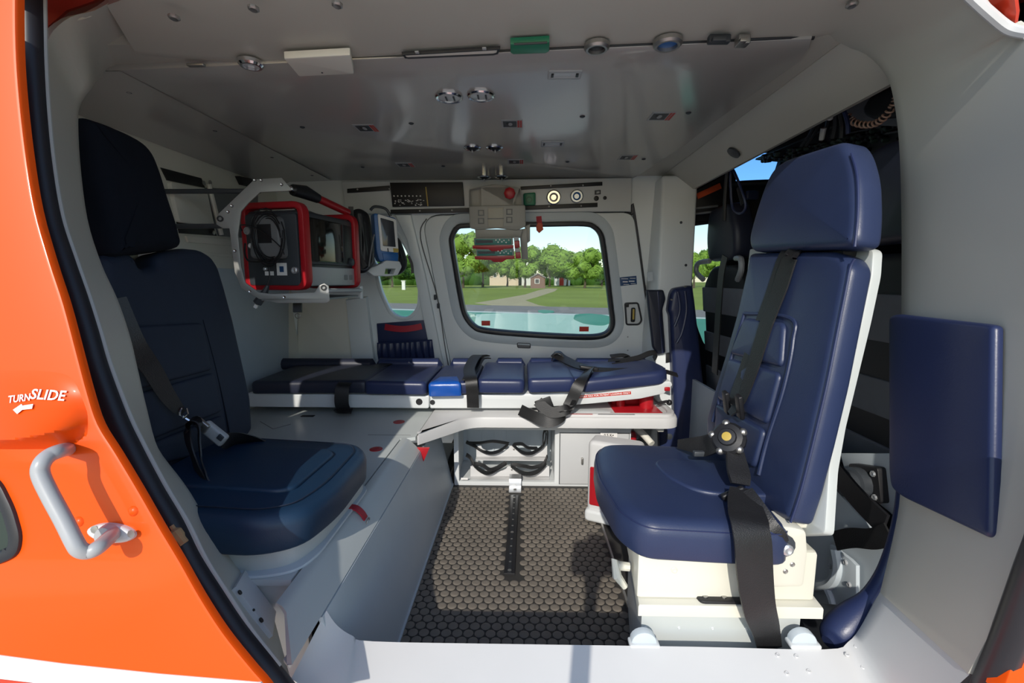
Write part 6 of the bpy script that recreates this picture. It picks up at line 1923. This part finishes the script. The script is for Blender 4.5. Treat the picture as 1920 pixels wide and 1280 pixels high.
def pilot_seat(name, yc, label, xb=.84):
    t = thing(name, (xb + .1, yc, .02), label, 'seat', 'pilot seats')
    PS = PL((xb, yc, .5), (-1, 0, -.10))
    def q(y, z):
        return PS.w2((xb - .10 * (z - .5), y, z))
    hw = .215
    sh = rounded(ccw([q(yc - hw, .10), q(yc + hw, .10), q(yc + hw, .80), q(yc + .12, .88), q(yc - .12, .88), q(yc - hw, .80)]), .04, 4)
    obj(MB().cushion(PS, sh, -.10, -.02, .02, .003, rb=.03), 'backrest', M['dark'], t)
    # grey cloth bands across the seat back
    for z0, z1 in ((.68, .79), (.50, .59), (.33, .43), (.14, .24)):
        obj(MB().plate(PS, rounded(ccw([q(yc - hw + .01, z0), q(yc + hw - .01, z0), q(yc + hw - .01, z1), q(yc - hw + .01, z1)]), .006, 2), -.022, -.012, b=.003), 'cloth_band', M['bandgrey'], t, label='grey cloth band')
    hr = rounded(ccw([q(yc - .13, .90), q(yc + .13, .90), q(yc + .14, 1.0), q(yc + .10, 1.12), q(yc - .10, 1.12), q(yc - .14, 1.0)]), .04, 4)
    obj(MB().cushion(PS, hr, -.10, -.01, .025, .004, rb=.03), 'headrest', M['padgrey'], t)
    for s in (-1, 1):
        c = yc + s * .155
        obj(MB().tube(crom([PS.w3(q(c - s * .03, .905), -.02), PS.w3(q(c + s * .05, .90), .0), PS.w3(q(c + s * .06, .86), .005), PS.w3(q(c + s * .01, .825), -.005)], 5), .011, 8), 'guide_loop', M['handle'], t, label='grey belt guide loop')
    obj(MB().span((xb + .0, yc - .2, .05), (xb + .45, yc + .2, .30), b=.03), 'seat_base', M['dark'], t)
    return t


pilot_seat('pilot_seat', 1.02, 'dark pilot seat with grey cloth bands, half hidden by the near jamb')
ps2 = pilot_seat('pilot_seat.001', 1.92, 'dark copilot seat beside the cockpit side window')
obj(MB().strap([aY(1360, 480, 1.62), aY(1352, 520, 1.64), aY(1346, 600, 1.66), aY(1340, 700, 1.68)], .045, V((0, 1, 0)), .004), 'shoulder_belt', M['web'], ps2)

# overhead console with circuit breakers, facing the cabin
oc = thing('overhead_console', tuple(aX(1560, 300, 1.0)), 'black overhead console crowded with small circuit breakers', 'panel')
OC = PL((1.0, 1.5, 1.22), (-1, 0, -.15))
obj(MB().plate(OC, ccw(OC.uvs([(1415, 300), (1560, 215), (1720, 190), (1720, 330), (1640, 300), (1480, 306)])), -.15, 0, b=.004), 'housing', M['dark'], oc)
mb = MB()
rnd = random.Random(9)
pals = MB()
for i in range(150):
    s = rnd.random()
    px = 1432 + s * 262
    top, bot = 292 - s * 62, 302 - s * 22
    py = top + rnd.random() * (bot - top)
    c = OC.uv(px, py)
    tgt = mb if i % 3 else pals
    tgt.lathe(OC.w3(c, 0), OC.n, [(.007, -.001), (.007, .012), (.004, .016)], 6)
obj(mb, 'breakers', M['black'], oc, kind='stuff')
obj(pals, 'breaker_collars', mat('breaker_green', (.05, .085, .065), .5), oc, kind='stuff')
for (a, b_) in (((1590, 250), (1720, 224)), ((1590, 262), (1720, 240)), ((1420, 298), (1590, 226))):
    obj(MB().tube([OC.w3(OC.uv(*a), .004), OC.w3(OC.uv(*b_), .004)], .004, 6), 'edge_rail', M['darkgrey'], oc)
cf = thing('console_fairing', tuple(aX(1630, 215, .92)), 'grey curved fairing between the soffit and the overhead console', 'panel')
CFP = PL((.92, 1.2, 1.22), (-1, 0, -.2))
obj(MB().plate(CFP, ccw(CFP.uvs([(1576, 208), (1668, 150), (1720, 120), (1720, 240), (1650, 236), (1590, 232)])), -.03, 0, b=.004).span((.93, 1.16, 1.25), (.97, 1.22, 1.50)), 'fairing', M['bandgrey'], cf)
obj(MB().cushion(CFP, rounded(ccw(CFP.uvs([(1636, 200), (1650, 176), (1680, 160), (1720, 150), (1720, 215), (1660, 222), (1640, 214)])), .012, 3), -.001, .03, .012, .0), 'speaker_pad', M['dark'], cf)
# coiled cord
cdp = crom([aX(*p, .80) for p in [(1588, 214), (1600, 228), (1620, 234), (1642, 231), (1660, 218), (1676, 196), (1682, 180)]], 10)
pts = []
tot = len(cdp)
hel = []
for i in range(tot - 1):
    for k in range(6):
        s = (i + k / 6)
        p = V(cdp[i]).lerp(V(cdp[i + 1]), k / 6)
        t = (V(cdp[i + 1]) - V(cdp[i])).normalized()
        a = t.orthogonal().normalized()
        b_ = t.cross(a)
        th = s * 2 * math.pi * .27
        hel.append(p + (a * math.cos(th) + b_ * math.sin(th)) * .0062)
cc = thing('coiled_cord', tuple(V(cdp[30])), 'pinkish coiled cord looping under the grey cockpit fairing', 'cord')
obj(MB().tube(hel, .0022, 5), 'coil', M['copper'], cc)
obj(MB().tube([V(p) for p in cdp], .0035, 6), 'core', M['black'], cc)
# hanging cables at the soffit edge
hc = thing('cable_bundle', tuple(aX(1550, 262, .80)), 'bundle of black cables with a white plug hanging from the soffit edge', 'cable')
for i, (x0, y0, x1, y1, m, r) in enumerate([(1556, 212, 1540, 262, 'black', .006), (1566, 208, 1562, 258, 'dark', .007), (1574, 206, 1578, 258, 'black', .006), (1540, 224, 1512, 272, 'black', .005), (1528, 232, 1502, 274, 'dark', .005), (1582, 208, 1590, 250, 'leather2', .005)]):
    obj(MB().tube(crom([aX(x0, y0, .765), aX((x0 + x1) / 2 + 3, (y0 + y1) / 2, .79), aX(x1, y1, .80)], 5), r, 6), 'cable', M[m], hc)
obj(MB().tube([aX(1559, 204, .752), aX(1556, 222, .765)], [.008, .007], 8), 'plug', M['print'], hc, label='white cable plug')
obj(MB().tube([aX(1544, 240, .775), aX(1540, 262, .78)], [.007, .006], 8), 'plug', M['handle'], hc)
# headset cable hook on the soffit and the loop below
hk = thing('headset_cable', tuple(aX(1385, 400, .80)), 'dark headset cable looping down from a round hook on the soffit', 'cable')
sof = aX(1376, 286, .675)
obj(MB().lathe(sof, V((-.6, 0, -.8)), [(.022, -.002), (.022, .004), (.010, .006)], 16), 'hook_base', M['darkgrey'], hk)
obj(MB().tube([sof, aX(1371, 312, .74)], .004, 6), 'hook_stem', M['handle'], hk)
obj(MB().tube(crom([aX(*p) for p in [(1370, 312, .75), (1370, 350, .755), (1374, 390, .765), (1388, 400, .765), (1398, 388, .765), (1392, 360, .755), (1378, 325, .755), (1371, 313, .75)]], 6), .0045, 6), 'cable_loop', M['leather2'], hk)
obj(MB().tube(crom([aX(*p) for p in [(1364, 318, .75), (1360, 360, .755), (1358, 414, .765)]], 5), .007, 6), 'cable_drop', M['black'], hk)
obj(MB().tube([aX(1386, 352, .755), aX(1396, 384, .765)], [.009, .012], 8), 'microphone', M['black'], hk)
# black panel with a red legend beside the cockpit window, and the window ledge trim
dp = thing('door_header', tuple(aY(1330, 400, 2.05)), 'black cockpit door header with an orange red legend', 'panel')
DP = PL((.9, 2.06, 1.1), (0, -1, -.18))
obj(MB().plate(DP, rounded(ccw(DP.uvs([(1288, 366), (1380, 316), (1384, 398), (1330, 400), (1288, 402)])), .02, 4), -.03, 0, b=.006), 'header', M['black'], dp)
a, b_ = DP.uv(1307, 368), DP.uv(1351, 348)
d_ = (b_ - a).normalized()
nn = V((-d_.y, d_.x)) * .012
obj(MB().plate(DP, ccw([a - nn, b_ - nn, b_ + nn, a + nn]), 0, .003, b=0), 'red_legend', M['orangetag'], dp, label='orange red legend strip')
for y0, y1 in ((392, 386), (402, 396)):
    obj(MB().tube([DP.w3(DP.uv(1290, y0), .004), DP.w3(DP.uv(1345, y1), .004)], .005, 6), 'trim_line', M['bandgrey'], dp)
gs = thing('glareshield', tuple(aY(1420, 400, 2.0)), 'dark navy glareshield edge below the tinted upper window', 'panel')
obj(MB().tube(crom([aY(1362, 346, 2.04), aY(1405, 343, 2.02), aY(1460, 341, 2.0)], 4), .012, 8).span((1.02, 1.93, 1.10), (1.30, 1.99, 1.19), b=.02), 'edge', M['dark'], gs)
obj(MB().box(aY(1410, 366, 2.0), (.05, .02, .035), b=.006), 'instrument', M['leather2'], gs)

# ================================================================== slid-back orange door
sd = thing('sliding_door', tuple(PD.at(260, 1000)), 'orange sliding cabin door pushed back, with a grey grab handle and a white stripe', 'door')
edge = [(28, -60), (28, 60), (33, 160), (46, 280), (64, 390), (92, 490), (118, 570), (142, 660), (162, 735), (182, 795), (216, 850), (258, 920), (297, 988), (336, 1053), (374, 1120), (418, 1188), (470, 1253), (500, 1288), (550, 1360)]
edge_uv = [V(q[:2]) for q in crom([PD.uv(*p) for p in edge], 4)]
outl_d = edge_uv + [PD.uv(-420, 1500), PD.uv(-700, 640), PD.uv(-420, -120)]
win_d = rounded(ccw(PD.uvs([(-300, 860), (-40, 880), (0, 902), (26, 955), (40, 1005), (34, 1038), (8, 1052), (-60, 1070), (-300, 1090)])), .012, 4)
skin = obj(MB().plate(PD, outl_d, -.012, 0, holes=[win_d], b=.004), 'skin', M['orange'], sd)
obj(MB().plate(PD, inset(win_d, -.002), -.010, .004, holes=[inset(win_d, .014)], b=.004), 'window_rubber', M['rubber'], sd)
obj(MB().plate(PD, inset(win_d, .010), -.012, -.006, b=0), 'window_pane', mat('dark_green_glass', (.030, .045, .035), .06), sd)
# white stripe and the red line under it
obj(MB().plate(PD, ccw(PD.uvs([(-420, 1150), (-100, 1214), (0, 1227), (120, 1243), (300, 1262), (490, 1278), (506, 1302), (300, 1296), (120, 1285), (0, 1271), (-100, 1260), (-420, 1200)])), -.001, .0012, b=0), 'stripe', M['stripe'], sd, label='white stripe')
obj(MB().plate(PD, ccw(PD.uvs([(-420, 1201), (-100, 1261), (0, 1272), (120, 1286), (300, 1297), (507, 1303), (520, 1325), (0, 1310), (-420, 1240)])), -.001, .0011, b=0), 'stripe', M['skinred'], sd, label='red stripe')
# seal along the leading edge
seal = [(58, -60), (59, 30), (61, 120), (66, 210), (76, 310), (93, 410), (120, 494), (143, 560), (164, 627), (183, 692), (218, 785), (247, 846), (286, 920), (325, 986), (358, 1053), (400, 1120), (444, 1186), (497, 1253), (530, 1295), (560, 1335)]
PT = PL((0, .568, 0), (0, -1, .17))
obj(MB().tube(crom([PT.at(*p) for p in seal], 6), .0175, 12), 'trim_15', M['rubber'], kind='structure', label='black tubular rubber seal around the rear of the cabin opening')
obj(MB().tube(crom([PT.off(-.006).at(x + 23 + max(0, min(4, (y - 600) / 100)), y - 4) for x, y in seal[:-2]], 6), .0045, 8), 'trim_16', M['bench'], kind='structure', label='thin grey lip beside the rear rubber seal')
tn = obj(MB().tube(crom([PT.off(.012).at(*p) for p in [(322, 985), (332, 1000), (346, 1018)]], 4), [.004] * 3 + [.008] * 3 + [.006] * 3, 8), 'trim_17', mat('torn_foam', (.45, .30, .15), .9), None, label='torn patch of the seal showing tan foam', kind='structure')
# swollen latch cover: a scoop whose underside falls back sharply
def xr_(py):
    return min(166, 138 + (py - 690) * .33)


def scoop(px, py):
    u = (px - 20) / (xr_(py) - 20)
    wx = max(0, 1 - abs(u) ** 2.2) ** 1.1
    k = min(1, max(0, px / 162))
    yr = 826 - 34 * k ** 1.5
    yb = 840 - 26 * max(0, (k - .6) / .4) ** 2
    if py <= yr:
        h = max(0, 1 - (yr - py) / (yr - 690)) ** 1.35
    else:
        h = max(0, 1 - (py - yr) / max(3, yb - yr)) ** .6
    return .046 * wx * h


rows = []
for j in range(25):
    py = 688 + 92 * j / 10 if j < 11 else 780 + 62 * (j - 10) / 14
    rows.append([PD.off(scoop(px, py) - .0006).at(px, py) for px in [-110 + (xr_(py) + 110) * i / 30 for i in range(31)]])
obj(MB().loft(rows), 'latch_cover', M['orange'], sd, ang=45)
# lettering on the cover
def on_scoop(s, cx_, cy_, size, sx, rot=0.0, shear=0.0):
    vs, fs = text_tris(s, size)
    k = 1.0 / (.53 / FPX)                    # pixels per metre at the cover, to place the lettering
    out = []
    for q in vs:
        x, y = q.x * sx + q.y * shear, q.y
        px = cx_ + (x * math.cos(rot) - y * math.sin(rot)) * k
        py = cy_ - (x * math.sin(rot) + y * math.cos(rot)) * k
        out.append(PD.off(scoop(px, py) + .0012).at(px, py))
    return MB().add(out, fs)


obj(on_scoop('TURN', 36, 747, .0115, .85, .12, .25), 'lettering', M['print'], sd, label='white lettering TURN')
obj(on_scoop('SLIDE', 90, 741, .0165, 1.0, -.06, .25), 'lettering', M['print'], sd, label='white lettering SLIDE')
ar = [(24, 768), (40, 757), (42, 760), (62, 757), (60, 766), (42, 768), (32, 776)]
mb = MB()
vs3 = []
for p in ar:
    vs3.append(PD.off(scoop(*p) + .0016).at(*p))
mb.add(vs3 + [p - PD.n * .0008 for p in vs3], [(0, 1, 2), (0, 2, 5), (0, 5, 6), (2, 3, 4), (2, 4, 5)])
obj(mb, 'arrow_mark', M['print'], sd, label='white arrow')
# grab handle
hp = [((126, 842), .004), ((110, 846), .035), ((92, 854), .046), ((79, 868), .054), ((76, 888), .056), ((92, 924), .056), ((120, 976), .056), ((140, 1016), .056), ((150, 1030), .054), ((166, 1034), .048), ((184, 1026), .044), ((204, 1008), .022), ((216, 996), .002)]
pts = [PD.off(w).at(*p) for p, w in hp]
gh = obj(MB().tube(crom(pts, 5), .0085, 12), 'grab_handle', M['handle'], sd, label='grey bent grab handle')
fc = PD.uv(214, 997)
e1_ = PD.uv(268, 1002) - PD.uv(162, 990)
obj(MB().cushion(PD, ellipse(fc, .030, .0115, 24, math.atan2(e1_.y, e1_.x)), 0, .008, .004, 0), 'flange', M['sill'], gh)
obj(MB().lathe(PD.w3(fc, .006), PD.n, [(.013, 0), (.013, .004), (.011, .010)], 16), 'flange', M['handle'], gh)
for p in ((178, 992), (247, 1000)):
    obj(MB().lathe(PD.off(.0075).at(*p), PD.n, [(.0035, -.001), (.005, .001), (.002, .0012)], 8), 'flange', M['steel'], gh)
for p in ((250, 958), (148, 978)):
    obj(MB().sphere(PD.w3(PD.uv(*p), -.004), .008, 10, 6), 'button_plug', M['orange'], sd)

# the camera on its monopod, whose shadow falls across the sill and the floor
mp = thing('camera_monopod', (-.07, -.07, GZ + .02), 'black camera on a thin monopod outside the opening, throwing a thin shadow on the sill', 'camera')
obj(MB().box((-.055, -.085, .815), (.13, .055, .085), b=.012), 'camera_body', M['black'], mp)
obj(MB().box((-.055, -.085, .868), (.05, .045, .03), b=.010), 'viewfinder', M['black'], mp)
obj(MB().cyl((-.055, -.085, .73), (-.055, -.085, .775), .02, .028, 12), 'ball_head', M['darkgrey'], mp)
obj(MB().cyl((-.06, -.085, GZ + .03), (-.055, -.085, .735), .012, .017, 10), 'pole', M['darkgrey'], mp)
obj(MB().cyl((-.06, -.085, GZ + .0202), (-.06, -.085, GZ + .05), .020, .014, 10), 'foot', M['rubber'], mp)
